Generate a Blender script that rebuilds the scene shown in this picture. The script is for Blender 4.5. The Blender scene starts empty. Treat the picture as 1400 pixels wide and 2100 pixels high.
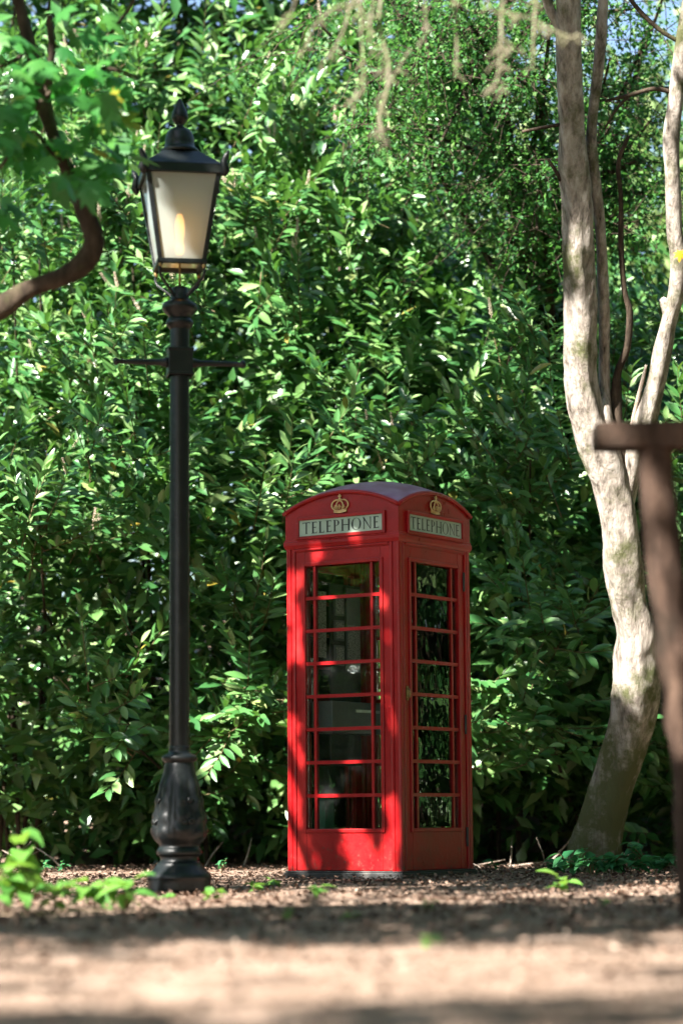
import bpy, bmesh, math, random
import numpy as np
from mathutils import Matrix, Vector, noise

random.seed(7)
rng = np.random.default_rng(7)
R = math.radians
SC = bpy.context.scene
COL = SC.collection

# ------------------------------------------------------------------ camera
LENS, PITCH, ROLL, CAM_H = 85.0, 7.24, 0.45, 0.365
F = LENS / 36.0 * 2100.0
cam_data = bpy.data.cameras.new('camera')
cam = bpy.data.objects.new('camera', cam_data)
COL.objects.link(cam)
cam_data.sensor_fit = 'VERTICAL'
cam_data.sensor_height = 36.0
cam_data.lens = LENS
cam_data.clip_start = 0.1
cam_data.clip_end = 2000.0
CAM_M = Matrix.Translation((0, 0, CAM_H)) @ Matrix.Rotation(R(90 + PITCH), 4, 'X') @ Matrix.Rotation(R(-ROLL), 4, 'Z')
cam.matrix_world = CAM_M
cam_data.dof.use_dof = True
cam_data.dof.focus_distance = 15.3
cam_data.dof.aperture_fstop = 1.35
cam_data.dof.aperture_blades = 9
SC.camera = cam

# ------------------------------------------------------------------ light
SUN_EL, SUN_AZ = 41.0, 223.0          # azimuth clockwise from +Y (the view direction)
ce = math.cos(R(SUN_EL))
S = np.array([ce * math.sin(R(SUN_AZ)), ce * math.cos(R(SUN_AZ)), math.sin(R(SUN_EL))])   # towards the sun
world = bpy.data.worlds.new('World')
SC.world = world
world.use_nodes = True
wn = world.node_tree
sky = wn.nodes.new('ShaderNodeTexSky')
sky.sky_type = 'NISHITA'
sky.sun_disc = False
sky.sun_elevation = R(SUN_EL)
sky.sun_rotation = R(SUN_AZ)
sky.dust_density = 0.8
wn.links.new(sky.outputs['Color'], wn.nodes['Background'].inputs['Color'])
wn.nodes['Background'].inputs['Strength'].default_value = 0.05
sun_d = bpy.data.lights.new('sun', 'SUN')
sun_d.energy = 5.0
sun_d.angle = R(0.5)
sun_d.color = (1.0, 0.95, 0.87)
sun = bpy.data.objects.new('sun', sun_d)
COL.objects.link(sun)
sun.rotation_euler = Vector(S).to_track_quat('Z', 'Y').to_euler()
sun.location = Vector(S) * 40

SC.view_settings.view_transform = 'Standard'
SC.view_settings.look = 'None'
SC.view_settings.exposure = 2.6
SC.view_settings.gamma = 1.0
SC.cycles.use_denoising = True
SC.cycles.max_bounces = 8
SC.cycles.diffuse_bounces = 1
SC.cycles.transparent_max_bounces = 16
SC.cycles.caustics_reflective = False
SC.cycles.caustics_refractive = False
SC.cycles.sample_clamp_indirect = 6.0

# ------------------------------------------------------------------ helpers
def at(px, py, y):
    """point at distance y from the camera's wall plane that the survey photograph shows at (px, py)"""
    d = CAM_M.to_3x3() @ Vector(((px - 700) / F, (1050 - py) / F, -1.0))
    return Vector((0, 0, CAM_H)) + d * (y / d.y)

CM = np.array(CAM_M.inverted())
def project(P):
    q = P @ CM[:3, :3].T + CM[:3, 3]
    z = np.maximum(-q[:, 2], 1e-3)
    return 700 + F * q[:, 0] / z, 1050 - F * q[:, 1] / z, -q[:, 2]

def tag(o, label=None, cat=None, group=None, kind=None):
    if label: o['label'] = label
    if cat: o['category'] = cat
    if group: o['group'] = group
    if kind: o['kind'] = kind
    return o

def empty(name, loc, rz=0.0):
    o = bpy.data.objects.new(name, None)
    COL.objects.link(o)
    o.location = loc
    o.rotation_euler = (0, 0, rz)
    o.empty_display_size = 0.1
    return o

def link(name, me, mat=None, parent=None, loc=None):
    o = bpy.data.objects.new(name, me)
    COL.objects.link(o)
    if mat is not None and not me.materials:
        me.materials.append(mat)
    if parent is not None: o.parent = parent
    if loc is not None: o.location = loc
    return o

def mesh_np(name, V, faces_flat, sizes, smooth=True):
    me = bpy.data.meshes.new(name)
    V = np.asarray(V, dtype=np.float32)
    faces_flat = np.asarray(faces_flat, dtype=np.int32)
    sizes = np.asarray(sizes, dtype=np.int32)
    me.vertices.add(len(V)); me.vertices.foreach_set('co', V.ravel())
    me.loops.add(len(faces_flat)); me.loops.foreach_set('vertex_index', faces_flat)
    me.polygons.add(len(sizes))
    st = np.zeros(len(sizes), dtype=np.int32); st[1:] = np.cumsum(sizes)[:-1]
    me.polygons.foreach_set('loop_start', st)
    me.update(calc_edges=True)
    me.polygons.foreach_set('use_smooth', np.full(len(sizes), smooth))
    me.update()
    return me

class MB:
    """collects boxes, tubes, lathes into one mesh"""
    def __init__(s): s.v = []; s.f = []
    def add(s, vs, fs):
        b = len(s.v); s.v += [tuple(v) for v in vs]; s.f += [tuple(i + b for i in f) for f in fs]
    def box(s, x0, x1, y0, y1, z0, z1, M=None):
        vs = [(x, y, z) for z in (z0, z1) for y in (y0, y1) for x in (x0, x1)]
        if M is not None: vs = [M @ Vector(v) for v in vs]
        s.add(vs, [(0, 2, 3, 1), (4, 5, 7, 6), (0, 1, 5, 4), (2, 6, 7, 3), (0, 4, 6, 2), (1, 3, 7, 5)])
    def prism(s, poly, z0, z1, M=None):
        n = len(poly)
        vs = [Vector((x, y, z0)) for x, y in poly] + [Vector((x, y, z1)) for x, y in poly]
        if M is not None: vs = [M @ v for v in vs]
        s.add(vs, [tuple(range(n - 1, -1, -1)), tuple(range(n, 2 * n))] + [(i, (i + 1) % n, n + (i + 1) % n, n + i) for i in range(n)])
    def lathe(s, prof, n=24, c=(0, 0, 0), fn=None, cap=True):
        b = []
        for r, z in prof:
            for k in range(n):
                a = 2 * math.pi * k / n
                rr = r if fn is None else fn(r, z, a)
                b.append((c[0] + rr * math.cos(a), c[1] + rr * math.sin(a), c[2] + z))
        m = len(prof)
        fs = [(i * n + k, i * n + (k + 1) % n, (i + 1) * n + (k + 1) % n, (i + 1) * n + k) for i in range(m - 1) for k in range(n)]
        if cap: fs += [tuple(range(n - 1, -1, -1)), tuple(range((m - 1) * n, m * n))]
        s.add(b, fs)
    def tube(s, pts, rad, n=8, fn=None, cap=True):
        pts = [Vector(p) for p in pts]
        m = len(pts)
        if not hasattr(rad, '__len__'): rad = [rad] * m
        ref = None; vs = []
        for i in range(m):
            t = (pts[min(i + 1, m - 1)] - pts[max(i - 1, 0)]).normalized()
            if ref is None: ref = t.orthogonal().normalized()
            ref = (ref - t * ref.dot(t)).normalized()
            bi = t.cross(ref)
            for k in range(n):
                a = 2 * math.pi * k / n
                d = ref * math.cos(a) + bi * math.sin(a)
                r = rad[i] if fn is None else fn(rad[i], i, a, pts[i] + d * rad[i])
                vs.append(pts[i] + d * r)
        fs = [(i * n + k, i * n + (k + 1) % n, (i + 1) * n + (k + 1) % n, (i + 1) * n + k) for i in range(m - 1) for k in range(n)]
        if cap: fs += [tuple(range(n - 1, -1, -1)), tuple(range((m - 1) * n, m * n))]
        s.add(vs, fs)
    def mesh(s, name, smooth=False):
        me = bpy.data.meshes.new(name)
        me.from_pydata(s.v, [], s.f); me.update()
        if smooth: me.polygons.foreach_set('use_smooth', [True] * len(me.polygons)); me.update()
        return me
    def build(s, name, mat, parent=None, smooth=False, bevel=0.0, loc=None, auto=None):
        me = s.mesh(name, smooth)
        o = link(name, me, mat, parent, loc)
        if bevel:
            m = o.modifiers.new('bevel', 'BEVEL'); m.width = bevel; m.segments = 2; m.limit_method = 'ANGLE'; m.angle_limit = R(40)
        if auto: sharp(me, auto)
        return o

def sharp(me, deg):
    me.polygons.foreach_set('use_smooth', [True] * len(me.polygons))
    me.set_sharp_from_angle(angle=R(deg))

def catmull(ps, n):
    """smooth rows of numbers (positions with a radius)"""
    P = [np.array(p, float) for p in ps]
    P = [2 * P[0] - P[1]] + P + [2 * P[-1] - P[-2]]
    out = []
    for i in range(1, len(P) - 2):
        for k in range(n):
            t = k / n
            a, b, c, d = P[i - 1:i + 3]
            out.append(0.5 * (2 * b + (c - a) * t + (2 * a - 5 * b + 4 * c - d) * t * t + (3 * b - a - 3 * c + d) * t ** 3))
    out.append(P[-2])
    return out

def nz(x, y, z=0.0): return noise.noise(Vector((x, y, z)))

# ------------------------------------------------------------------ materials
def new_mat(name):
    m = bpy.data.materials.new(name); m.use_nodes = True
    nt = m.node_tree
    return m, nt, nt.nodes['Principled BSDF']

def N(nt, kind, **kw):
    n = nt.nodes.new(kind)
    for k, v in kw.items():
        if k in n.inputs: n.inputs[k].default_value = v
        else: setattr(n, k, v)
    return n

def ramp(nt, stops, interp='LINEAR'):
    n = nt.nodes.new('ShaderNodeValToRGB'); cr = n.color_ramp; cr.interpolation = interp
    while len(cr.elements) < len(stops): cr.elements.new(0.5)
    for e, (p, c) in zip(cr.elements, stops):
        e.position = p; e.color = (*c, 1)
    return n

def noisy(name, stops, scale=8, detail=6, rough=0.5, bump=0.0, bscale=None, spec=0.5, metal=0.0, coord='Object', stretch=None, coat=0.0):
    m, nt, p = new_mat(name)
    tc = N(nt, 'ShaderNodeTexCoord')
    src = tc.outputs[coord]
    if stretch:
        mp = N(nt, 'ShaderNodeMapping'); mp.inputs['Scale'].default_value = stretch
        nt.links.new(src, mp.inputs['Vector']); src = mp.outputs['Vector']
    t = N(nt, 'ShaderNodeTexNoise', Scale=scale, Detail=detail); nt.links.new(src, t.inputs['Vector'])
    r = ramp(nt, stops); nt.links.new(t.outputs['Fac'], r.inputs['Fac'])
    nt.links.new(r.outputs['Color'], p.inputs['Base Color'])
    p.inputs['Roughness'].default_value = rough
    p.inputs['Specular IOR Level'].default_value = spec
    p.inputs['Metallic'].default_value = metal
    p.inputs['Coat Weight'].default_value = coat
    if bump:
        t2 = N(nt, 'ShaderNodeTexNoise', Scale=bscale or scale * 4, Detail=4); nt.links.new(src, t2.inputs['Vector'])
        b = N(nt, 'ShaderNodeBump', Strength=bump, Distance=0.01); nt.links.new(t2.outputs['Fac'], b.inputs['Height'])
        nt.links.new(b.outputs['Normal'], p.inputs['Normal'])
    return m

def leaf_mat(name, stops, rough=0.38, trans=0.3, tcol=(0.16, 0.34, 0.04), spec=0.5):
    """leaf surface: colour varies from leaf to leaf, part of the light passes through"""
    m, nt, p = new_mat(name)
    g = N(nt, 'ShaderNodeNewGeometry'); oi = N(nt, 'ShaderNodeObjectInfo')
    a = N(nt, 'ShaderNodeMath', operation='ADD'); fr = N(nt, 'ShaderNodeMath', operation='FRACT')
    nt.links.new(g.outputs['Random Per Island'], a.inputs[0]); nt.links.new(oi.outputs['Random'], a.inputs[1])
    nt.links.new(a.outputs[0], fr.inputs[0])
    r = ramp(nt, stops); nt.links.new(fr.outputs[0], r.inputs['Fac'])
    tc = N(nt, 'ShaderNodeTexCoord')
    t = N(nt, 'ShaderNodeTexNoise', Scale=14, Detail=3); nt.links.new(tc.outputs['Object'], t.inputs['Vector'])
    mx = N(nt, 'ShaderNodeMix', data_type='RGBA', blend_type='MULTIPLY'); mx.inputs['Factor'].default_value = 0.35
    nt.links.new(r.outputs['Color'], mx.inputs['A']); nt.links.new(t.outputs['Color'], mx.inputs['B'])
    hs = N(nt, 'ShaderNodeHueSaturation', Saturation=1.0, Value=1.25); nt.links.new(mx.outputs['Result'], hs.inputs['Color'])
    nt.links.new(r.outputs['Color'], p.inputs['Base Color'])
    p.inputs['Roughness'].default_value = rough
    p.inputs['Specular IOR Level'].default_value = spec
    tr = N(nt, 'ShaderNodeBsdfTranslucent'); tr.inputs['Color'].default_value = (*tcol, 1)
    ms = N(nt, 'ShaderNodeMixShader', Fac=trans)
    nt.links.new(p.outputs[0], ms.inputs[1]); nt.links.new(tr.outputs[0], ms.inputs[2])
    nt.links.new(ms.outputs[0], nt.nodes['Material Output'].inputs['Surface'])
    return m

def glass_mat(name, tint=(0.9, 0.95, 0.93), wave=0.14, dirt=0.03):
    """old window glass: clear, wavy reflections, a thin film of dust"""
    m, nt, p = new_mat(name); nt.nodes.remove(p)
    tc = N(nt, 'ShaderNodeTexCoord'); oi = N(nt, 'ShaderNodeObjectInfo')
    ad = N(nt, 'ShaderNodeVectorMath', operation='ADD')
    sc = N(nt, 'ShaderNodeVectorMath', operation='SCALE'); sc.inputs['Scale'].default_value = 1.0
    nt.links.new(tc.outputs['Object'], ad.inputs[0]); nt.links.new(oi.outputs['Location'], ad.inputs[1])
    t = N(nt, 'ShaderNodeTexNoise', Scale=11, Detail=1.5); nt.links.new(ad.outputs[0], t.inputs['Vector'])
    b = N(nt, 'ShaderNodeBump', Strength=wave, Distance=0.02); nt.links.new(t.outputs['Fac'], b.inputs['Height'])
    gl = N(nt, 'ShaderNodeBsdfGlossy', Roughness=0.02); nt.links.new(b.outputs['Normal'], gl.inputs['Normal'])
    tp = N(nt, 'ShaderNodeBsdfTransparent'); tp.inputs['Color'].default_value = (*tint, 1)
    df = N(nt, 'ShaderNodeBsdfDiffuse'); df.inputs['Color'].default_value = (0.5, 0.52, 0.5, 1)
    t2 = N(nt, 'ShaderNodeTexNoise', Scale=5, Detail=8); nt.links.new(ad.outputs[0], t2.inputs['Vector'])
    rr = ramp(nt, [(0.45, (0, 0, 0)), (0.8, (dirt, dirt, dirt))]); nt.links.new(t2.outputs['Fac'], rr.inputs['Fac'])
    m1 = N(nt, 'ShaderNodeMixShader'); nt.links.new(rr.outputs['Color'], m1.inputs[0])
    nt.links.new(tp.outputs[0], m1.inputs[1]); nt.links.new(df.outputs[0], m1.inputs[2])
    fr = N(nt, 'ShaderNodeFresnel', IOR=1.5); nt.links.new(b.outputs['Normal'], fr.inputs['Normal'])
    m2 = N(nt, 'ShaderNodeMixShader'); nt.links.new(fr.outputs[0], m2.inputs[0])
    nt.links.new(m1.outputs[0], m2.inputs[1]); nt.links.new(gl.outputs[0], m2.inputs[2])
    nt.links.new(m2.outputs[0], nt.nodes['Material Output'].inputs['Surface'])
    return m

def bark_mat(name, dark, mid, pale, moss, moss_amt=0.5, scale=9, bump=0.6, foot=0.0):
    m, nt, p = new_mat(name)
    tc = N(nt, 'ShaderNodeTexCoord')
    mp = N(nt, 'ShaderNodeMapping'); mp.inputs['Scale'].default_value = (1, 1, 0.28)
    nt.links.new(tc.outputs['Object'], mp.inputs['Vector'])
    t = N(nt, 'ShaderNodeTexNoise', Scale=scale * 2, Detail=8, Roughness=0.65); nt.links.new(mp.outputs['Vector'], t.inputs['Vector'])
    r = ramp(nt, [(0.3, dark), (0.5, mid), (0.7, pale)]); nt.links.new(t.outputs['Fac'], r.inputs['Fac'])
    t2 = N(nt, 'ShaderNodeTexNoise', Scale=scale * 0.35, Detail=6, Roughness=0.7); nt.links.new(tc.outputs['Object'], t2.inputs['Vector'])
    r2 = ramp(nt, [(0.62 - moss_amt * 0.3, (0, 0, 0)), (0.72 - moss_amt * 0.2, (1, 1, 1))])
    fac = t2.outputs['Fac']
    if foot:
        sep = N(nt, 'ShaderNodeSeparateXYZ'); nt.links.new(tc.outputs['Object'], sep.inputs[0])
        mr = N(nt, 'ShaderNodeMapRange'); nt.links.new(sep.outputs['Z'], mr.inputs['Value'])
        for k_, v_ in (('From Min', 0.3), ('From Max', foot), ('To Min', 0.15), ('To Max', 0.0)): mr.inputs[k_].default_value = v_
        ad = N(nt, 'ShaderNodeMath', operation='ADD'); nt.links.new(fac, ad.inputs[0]); nt.links.new(mr.outputs[0], ad.inputs[1]); fac = ad.outputs[0]
    nt.links.new(fac, r2.inputs['Fac'])
    mx = N(nt, 'ShaderNodeMix', data_type='RGBA'); mx.inputs['B'].default_value = (*moss, 1)
    nt.links.new(r2.outputs['Color'], mx.inputs['Factor']); nt.links.new(r.outputs['Color'], mx.inputs['A'])
    nt.links.new(mx.outputs['Result'], p.inputs['Base Color'])
    p.inputs['Roughness'].default_value = 0.9; p.inputs['Specular IOR Level'].default_value = 0.2
    t3 = N(nt, 'ShaderNodeTexNoise', Scale=scale * 5, Detail=8, Roughness=0.7); nt.links.new(mp.outputs['Vector'], t3.inputs['Vector'])
    b = N(nt, 'ShaderNodeBump', Strength=bump, Distance=0.035); nt.links.new(t3.outputs['Fac'], b.inputs['Height'])
    nt.links.new(b.outputs['Normal'], p.inputs['Normal'])
    return m

def island_mat(name, stops, rough=0.8, spec=0.3):
    m, nt, p = new_mat(name)
    g = N(nt, 'ShaderNodeNewGeometry')
    r = ramp(nt, stops); nt.links.new(g.outputs['Random Per Island'], r.inputs['Fac'])
    nt.links.new(r.outputs['Color'], p.inputs['Base Color'])
    p.inputs['Roughness'].default_value = rough; p.inputs['Specular IOR Level'].default_value = spec
    return m

def plain(name, c, rough=0.5, metal=0.0, spec=0.5):
    return noisy(name, [(0.3, tuple(x * 0.8 for x in c)), (0.7, tuple(min(1, x * 1.15) for x in c))], 20, 4, rough, spec=spec, metal=metal)

M = {}
def red_paint():
    m, nt, p = new_mat('red gloss paint')
    tc = N(nt, 'ShaderNodeTexCoord')
    t = N(nt, 'ShaderNodeTexNoise', Scale=4, Detail=9, Roughness=0.65); nt.links.new(tc.outputs['Object'], t.inputs['Vector'])
    r = ramp(nt, [(0.28, (0.18, 0.002, 0.005)), (0.5, (0.29, 0.004, 0.006)), (0.75, (0.37, 0.011, 0.009))]); nt.links.new(t.outputs['Fac'], r.inputs['Fac'])
    # soil splashed up from the ground, thinning with height
    sep = N(nt, 'ShaderNodeSeparateXYZ'); g = N(nt, 'ShaderNodeNewGeometry'); nt.links.new(g.outputs['Position'], sep.inputs[0])
    mr = N(nt, 'ShaderNodeMapRange'); nt.links.new(sep.outputs['Z'], mr.inputs['Value'])
    for k_, v_ in (('From Min', 0.04), ('From Max', 0.45), ('To Min', 0.09), ('To Max', -0.06)): mr.inputs[k_].default_value = v_
    t2 = N(nt, 'ShaderNodeTexNoise', Scale=26, Detail=10, Roughness=0.75); nt.links.new(g.outputs['Position'], t2.inputs['Vector'])
    ad = N(nt, 'ShaderNodeMath', operation='ADD'); nt.links.new(t2.outputs['Fac'], ad.inputs[0]); nt.links.new(mr.outputs[0], ad.inputs[1])
    r2 = ramp(nt, [(0.60, (0, 0, 0)), (0.72, (0.75, 0.75, 0.75))]); nt.links.new(ad.outputs[0], r2.inputs['Fac'])
    mx = N(nt, 'ShaderNodeMix', data_type='RGBA'); mx.inputs['B'].default_value = (0.085, 0.045, 0.035, 1)
    nt.links.new(r2.outputs['Color'], mx.inputs['Factor']); nt.links.new(r.outputs['Color'], mx.inputs['A'])
    # small chips down to the undercoat
    v = N(nt, 'ShaderNodeTexNoise', Scale=70, Detail=3, Roughness=0.6); nt.links.new(g.outputs['Position'], v.inputs['Vector'])
    r3 = ramp(nt, [(0.73, (0, 0, 0)), (0.75, (1, 1, 1))]); nt.links.new(v.outputs['Fac'], r3.inputs['Fac'])
    mx2 = N(nt, 'ShaderNodeMix', data_type='RGBA'); mx2.inputs['B'].default_value = (0.30, 0.10, 0.10, 1)
    nt.links.new(r3.outputs['Color'], mx2.inputs['Factor']); nt.links.new(mx.outputs['Result'], mx2.inputs['A'])
    nt.links.new(mx2.outputs['Result'], p.inputs['Base Color'])
    rr = ramp(nt, [(0.3, (0.24, 0.24, 0.24)), (0.7, (0.5, 0.5, 0.5))]); nt.links.new(t.outputs['Fac'], rr.inputs['Fac']); nt.links.new(rr.outputs['Color'], p.inputs['Roughness'])
    p.inputs['Specular IOR Level'].default_value = 0.35
    t3 = N(nt, 'ShaderNodeTexNoise', Scale=45, Detail=5); nt.links.new(g.outputs['Position'], t3.inputs['Vector'])
    b = N(nt, 'ShaderNodeBump', Strength=0.2, Distance=0.006); nt.links.new(t3.outputs['Fac'], b.inputs['Height']); nt.links.new(b.outputs['Normal'], p.inputs['Normal'])
    return m
M['red'] = red_paint()
M['plinth'] = noisy('black bitumen paint', [(0.3, (0.012, 0.013, 0.014)), (0.6, (0.03, 0.03, 0.03)), (0.8, (0.10, 0.09, 0.08))], 12, 8, 0.6, bump=0.3)
M['gold'] = noisy('gold paint', [(0.3, (0.42, 0.25, 0.08)), (0.7, (0.72, 0.52, 0.24))], 40, 4, 0.4)
M['brass'] = noisy('aged brass', [(0.3, (0.16, 0.10, 0.04)), (0.7, (0.40, 0.28, 0.12))], 40, 4, 0.45, metal=0.7)
M['faded'] = noisy('faded red paint with sky sheen', [(0.25, (0.22, 0.07, 0.13)), (0.5, (0.28, 0.13, 0.22)), (0.75, (0.36, 0.22, 0.33))], 9, 8, 0.42, bump=0.1, bscale=60)  # violet of the sky's sheen put into the chalky faded red
M['opal'] = noisy('opal sign glass', [(0.3, (0.34, 0.43, 0.37)), (0.7, (0.44, 0.52, 0.46))], 6, 4, 0.12)
M['ink'] = plain('black lettering', (0.012, 0.014, 0.013), 0.4)
M['glass'] = glass_mat('old window glass')
M['iron'] = noisy('black gloss ironwork', [(0.3, (0.003, 0.004, 0.005)), (0.6, (0.008, 0.010, 0.011)), (0.85, (0.025, 0.027, 0.024))], 9, 8, 0.38, bump=0.15, bscale=50, spec=0.35)
M['paper'] = noisy('printed notice paper', [(0.35, (0.10, 0.10, 0.09)), (0.5, (0.42, 0.43, 0.39)), (0.7, (0.55, 0.55, 0.5))], 55, 3, 0.6, stretch=(1, 1, 3))
M['greymetal'] = noisy('grey painted steel', [(0.3, (0.13, 0.15, 0.15)), (0.7, (0.19, 0.21, 0.21))], 6, 6, 0.45)
M['steel'] = plain('bright steel', (0.6, 0.6, 0.6), 0.3, 0.8)
M['darkboard'] = plain('dark backboard', (0.02, 0.025, 0.022), 0.5)
M['greenplastic'] = plain('green plastic', (0.01, 0.16, 0.09), 0.4)
M['amber'] = plain('amber mantle', (0.75, 0.32, 0.06), 0.5)
M['trunk'] = bark_mat('pale mossy bark', (0.035, 0.026, 0.017), (0.33, 0.285, 0.245), (0.56, 0.51, 0.46), (0.105, 0.11, 0.05), 0.42, 9, 1.0, 1.7)
M['branch'] = bark_mat('brown bark', (0.014, 0.010, 0.007), (0.046, 0.033, 0.023), (0.095, 0.07, 0.05), (0.06, 0.06, 0.025), 0.2)
M['timber'] = bark_mat('rough brown timber', (0.014, 0.009, 0.006), (0.058, 0.035, 0.025), (0.12, 0.075, 0.053), (0.025, 0.018, 0.012), 0.35, 5, 1.0)
M['lichen'] = bark_mat('lichened twig', (0.07, 0.06, 0.038), (0.16, 0.145, 0.095), (0.30, 0.28, 0.21), (0.17, 0.175, 0.095), 0.5, 20)
M['twig'] = bark_mat('green brown twig', (0.05, 0.04, 0.02), (0.13, 0.10, 0.05), (0.24, 0.18, 0.11), (0.10, 0.12, 0.04), 0.3, 20)
M['deadwood'] = bark_mat('pale dead wood', (0.16, 0.12, 0.09), (0.36, 0.29, 0.24), (0.55, 0.48, 0.42), (0.2, 0.16, 0.1), 0.2, 20)
M['laurel'] = leaf_mat('laurel leaf', [(0.0, (0.024, 0.095, 0.028)), (0.4, (0.053, 0.160, 0.042)), (0.75, (0.105, 0.225, 0.064)), (0.99, (0.21, 0.31, 0.12)), (1.0, (0.32, 0.24, 0.03))], 0.34, 0.20, (0.12, 0.30, 0.04), 0.6)
M['fine'] = leaf_mat('small hawthorn leaf', [(0.0, (0.02, 0.08, 0.02)), (0.5, (0.04, 0.13, 0.035)), (1.0, (0.09, 0.20, 0.04))], 0.5, 0.35, (0.10, 0.30, 0.05), 0.3)
M['maple'] = leaf_mat('maple leaf', [(0.0, (0.02, 0.105, 0.025)), (0.6, (0.035, 0.15, 0.03)), (0.95, (0.07, 0.20, 0.04)), (1.0, (0.3, 0.28, 0.03))], 0.45, 0.38, (0.07, 0.34, 0.05), 0.4)
M['weed'] = leaf_mat('weed leaf', [(0.0, (0.05, 0.16, 0.03)), (1.0, (0.13, 0.28, 0.05))], 0.5, 0.35, (0.22, 0.42, 0.05), 0.35)
M['nettle'] = leaf_mat('nettle leaf', [(0.0, (0.02, 0.12, 0.045)), (1.0, (0.05, 0.19, 0.07))], 0.55, 0.3, (0.08, 0.30, 0.08), 0.3)
M['distant'] = leaf_mat('sunlit distant foliage', [(0.0, (0.06, 0.14, 0.03)), (0.6, (0.13, 0.22, 0.07)), (1.0, (0.28, 0.32, 0.15))], 0.6, 0.35, (0.26, 0.40, 0.12), 0.3)
M['yellow'] = leaf_mat('yellow leaf', [(0.0, (0.55, 0.28, 0.015)), (1.0, (0.65, 0.36, 0.02))], 0.5, 0.3, (0.7, 0.4, 0.03))
M['flower'] = noisy('faded cream blossom', [(0.3, (0.22, 0.15, 0.08)), (0.5, (0.50, 0.40, 0.30)), (0.7, (0.66, 0.57, 0.48))], 60, 3, 0.8)
M['litter'] = island_mat('fallen leaves and bark chips', [(0.0, (0.035, 0.022, 0.017)), (0.4, (0.095, 0.057, 0.039)), (0.8, (0.175, 0.112, 0.08)), (0.97, (0.24, 0.175, 0.135)), (1.0, (0.36, 0.28, 0.22))])
M['soil'] = noisy('woodland soil', [(0.25, (0.08, 0.055, 0.042)), (0.5, (0.20, 0.14, 0.105)), (0.75, (0.34, 0.25, 0.20))], 3.5, 12, 0.95, bump=0.9, bscale=30, spec=0.15, coord='Object')

def glow():
    m, nt, p = new_mat('lit lamp mantle')
    p.inputs['Base Color'].default_value = (0.8, 0.4, 0.1, 1)
    p.inputs['Emission Color'].default_value = (1.0, 0.45, 0.10, 1); p.inputs['Emission Strength'].default_value = 1.5
    return m
M['amber'] = glow()
# pane for the lantern: milky glass that lets light through and hints at what is inside
def milky():
    m, nt, p = new_mat('milky lantern glass'); nt.nodes.remove(p)
    tl = N(nt, 'ShaderNodeBsdfTranslucent'); tl.inputs['Color'].default_value = (0.82, 0.88, 0.82, 1)
    df = N(nt, 'ShaderNodeBsdfDiffuse'); df.inputs['Color'].default_value = (0.66, 0.71, 0.66, 1)
    tp = N(nt, 'ShaderNodeBsdfTransparent'); tp.inputs['Color'].default_value = (0.95, 0.95, 0.92, 1)
    gl = N(nt, 'ShaderNodeBsdfGlossy', Roughness=0.1)
    a = N(nt, 'ShaderNodeMixShader', Fac=0.45); b = N(nt, 'ShaderNodeMixShader', Fac=0.38); c = N(nt, 'ShaderNodeMixShader')
    fr = N(nt, 'ShaderNodeFresnel', IOR=1.4); nt.links.new(fr.outputs[0], c.inputs[0])
    nt.links.new(df.outputs[0], a.inputs[1]); nt.links.new(tl.outputs[0], a.inputs[2])
    nt.links.new(a.outputs[0], b.inputs[1]); nt.links.new(tp.outputs[0], b.inputs[2])
    nt.links.new(b.outputs[0], c.inputs[1]); nt.links.new(gl.outputs[0], c.inputs[2])
    nt.links.new(c.outputs[0], nt.nodes['Material Output'].inputs['Surface'])
    return m
M['milky'] = milky()

# ------------------------------------------------------------------ ground
def gz(x, y):
    bank = 0.0 if y < 20.2 else 2.6 * min(1.0, (y - 20.2) / 6.0) ** 1.3
    return bank + 0.022 * nz(x * 0.7, y * 0.5, 3.1) + 0.012 * nz(x * 2.3, y * 2.0, 7.7)

def make_ground():
    xs = list(np.arange(-6, 6.01, 0.12)); ys = list(np.arange(2.0, 23.0, 0.12))
    far = [8, 11, 16, 25, 40, 70, 130, 260, 600]
    xs = [-f for f in reversed(far)] + xs + far
    ys = [-600, -200, -60, -20, -8, -3, 0] + ys + [24, 27, 32, 40, 55, 80, 130, 250, 600, 1200]
    V = [(x, y, gz(x, y) if abs(x) < 40 and -20 < y < 60 else (2.6 if y > 26 else 0.0)) for y in ys for x in xs]
    nx = len(xs)
    fs = [(j * nx + i, j * nx + i + 1, (j + 1) * nx + i + 1, (j + 1) * nx + i) for j in range(len(ys) - 1) for i in range(nx - 1)]
    me = bpy.data.meshes.new('ground'); me.from_pydata(V, [], fs); me.update()
    me.polygons.foreach_set('use_smooth', [True] * len(fs))
    tag(link('ground', me, M['soil']), kind='structure')
make_ground()

# ------------------------------------------------------------------ leaf templates: axis +Y, width X, normal +Z, unit length
def leaf_template(width, droop, fold, rows):
    ts, ws = rows
    V = []; Fc = []
    m = len(ts)
    for t, w in zip(ts, ws):
        z = -droop * t * t
        V += [(-w * width, t, z + fold * w * width), (0, t, z), (w * width, t, z + fold * w * width)]
    # collapse the two ends to their middle vertex
    for i in range(m - 1):
        a, b = i * 3, (i + 1) * 3
        l0, m0, r0 = (a, a + 1, a + 2); l1, m1, r1 = (b, b + 1, b + 2)
        if ws[i] == 0: Fc += [(m0, m1, l1), (m0, r1, m1)]
        elif ws[i + 1] == 0: Fc += [(l0, m0, m1), (m0, r0, m1)]
        else: Fc += [(l0, m0, m1, l1), (m0, r0, r1, m1)]
    used = sorted({i for f in Fc for i in f}); mp = {u: k for k, u in enumerate(used)}
    return np.array([V[u] for u in used], float), [tuple(mp[i] for i in f) for f in Fc]

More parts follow.
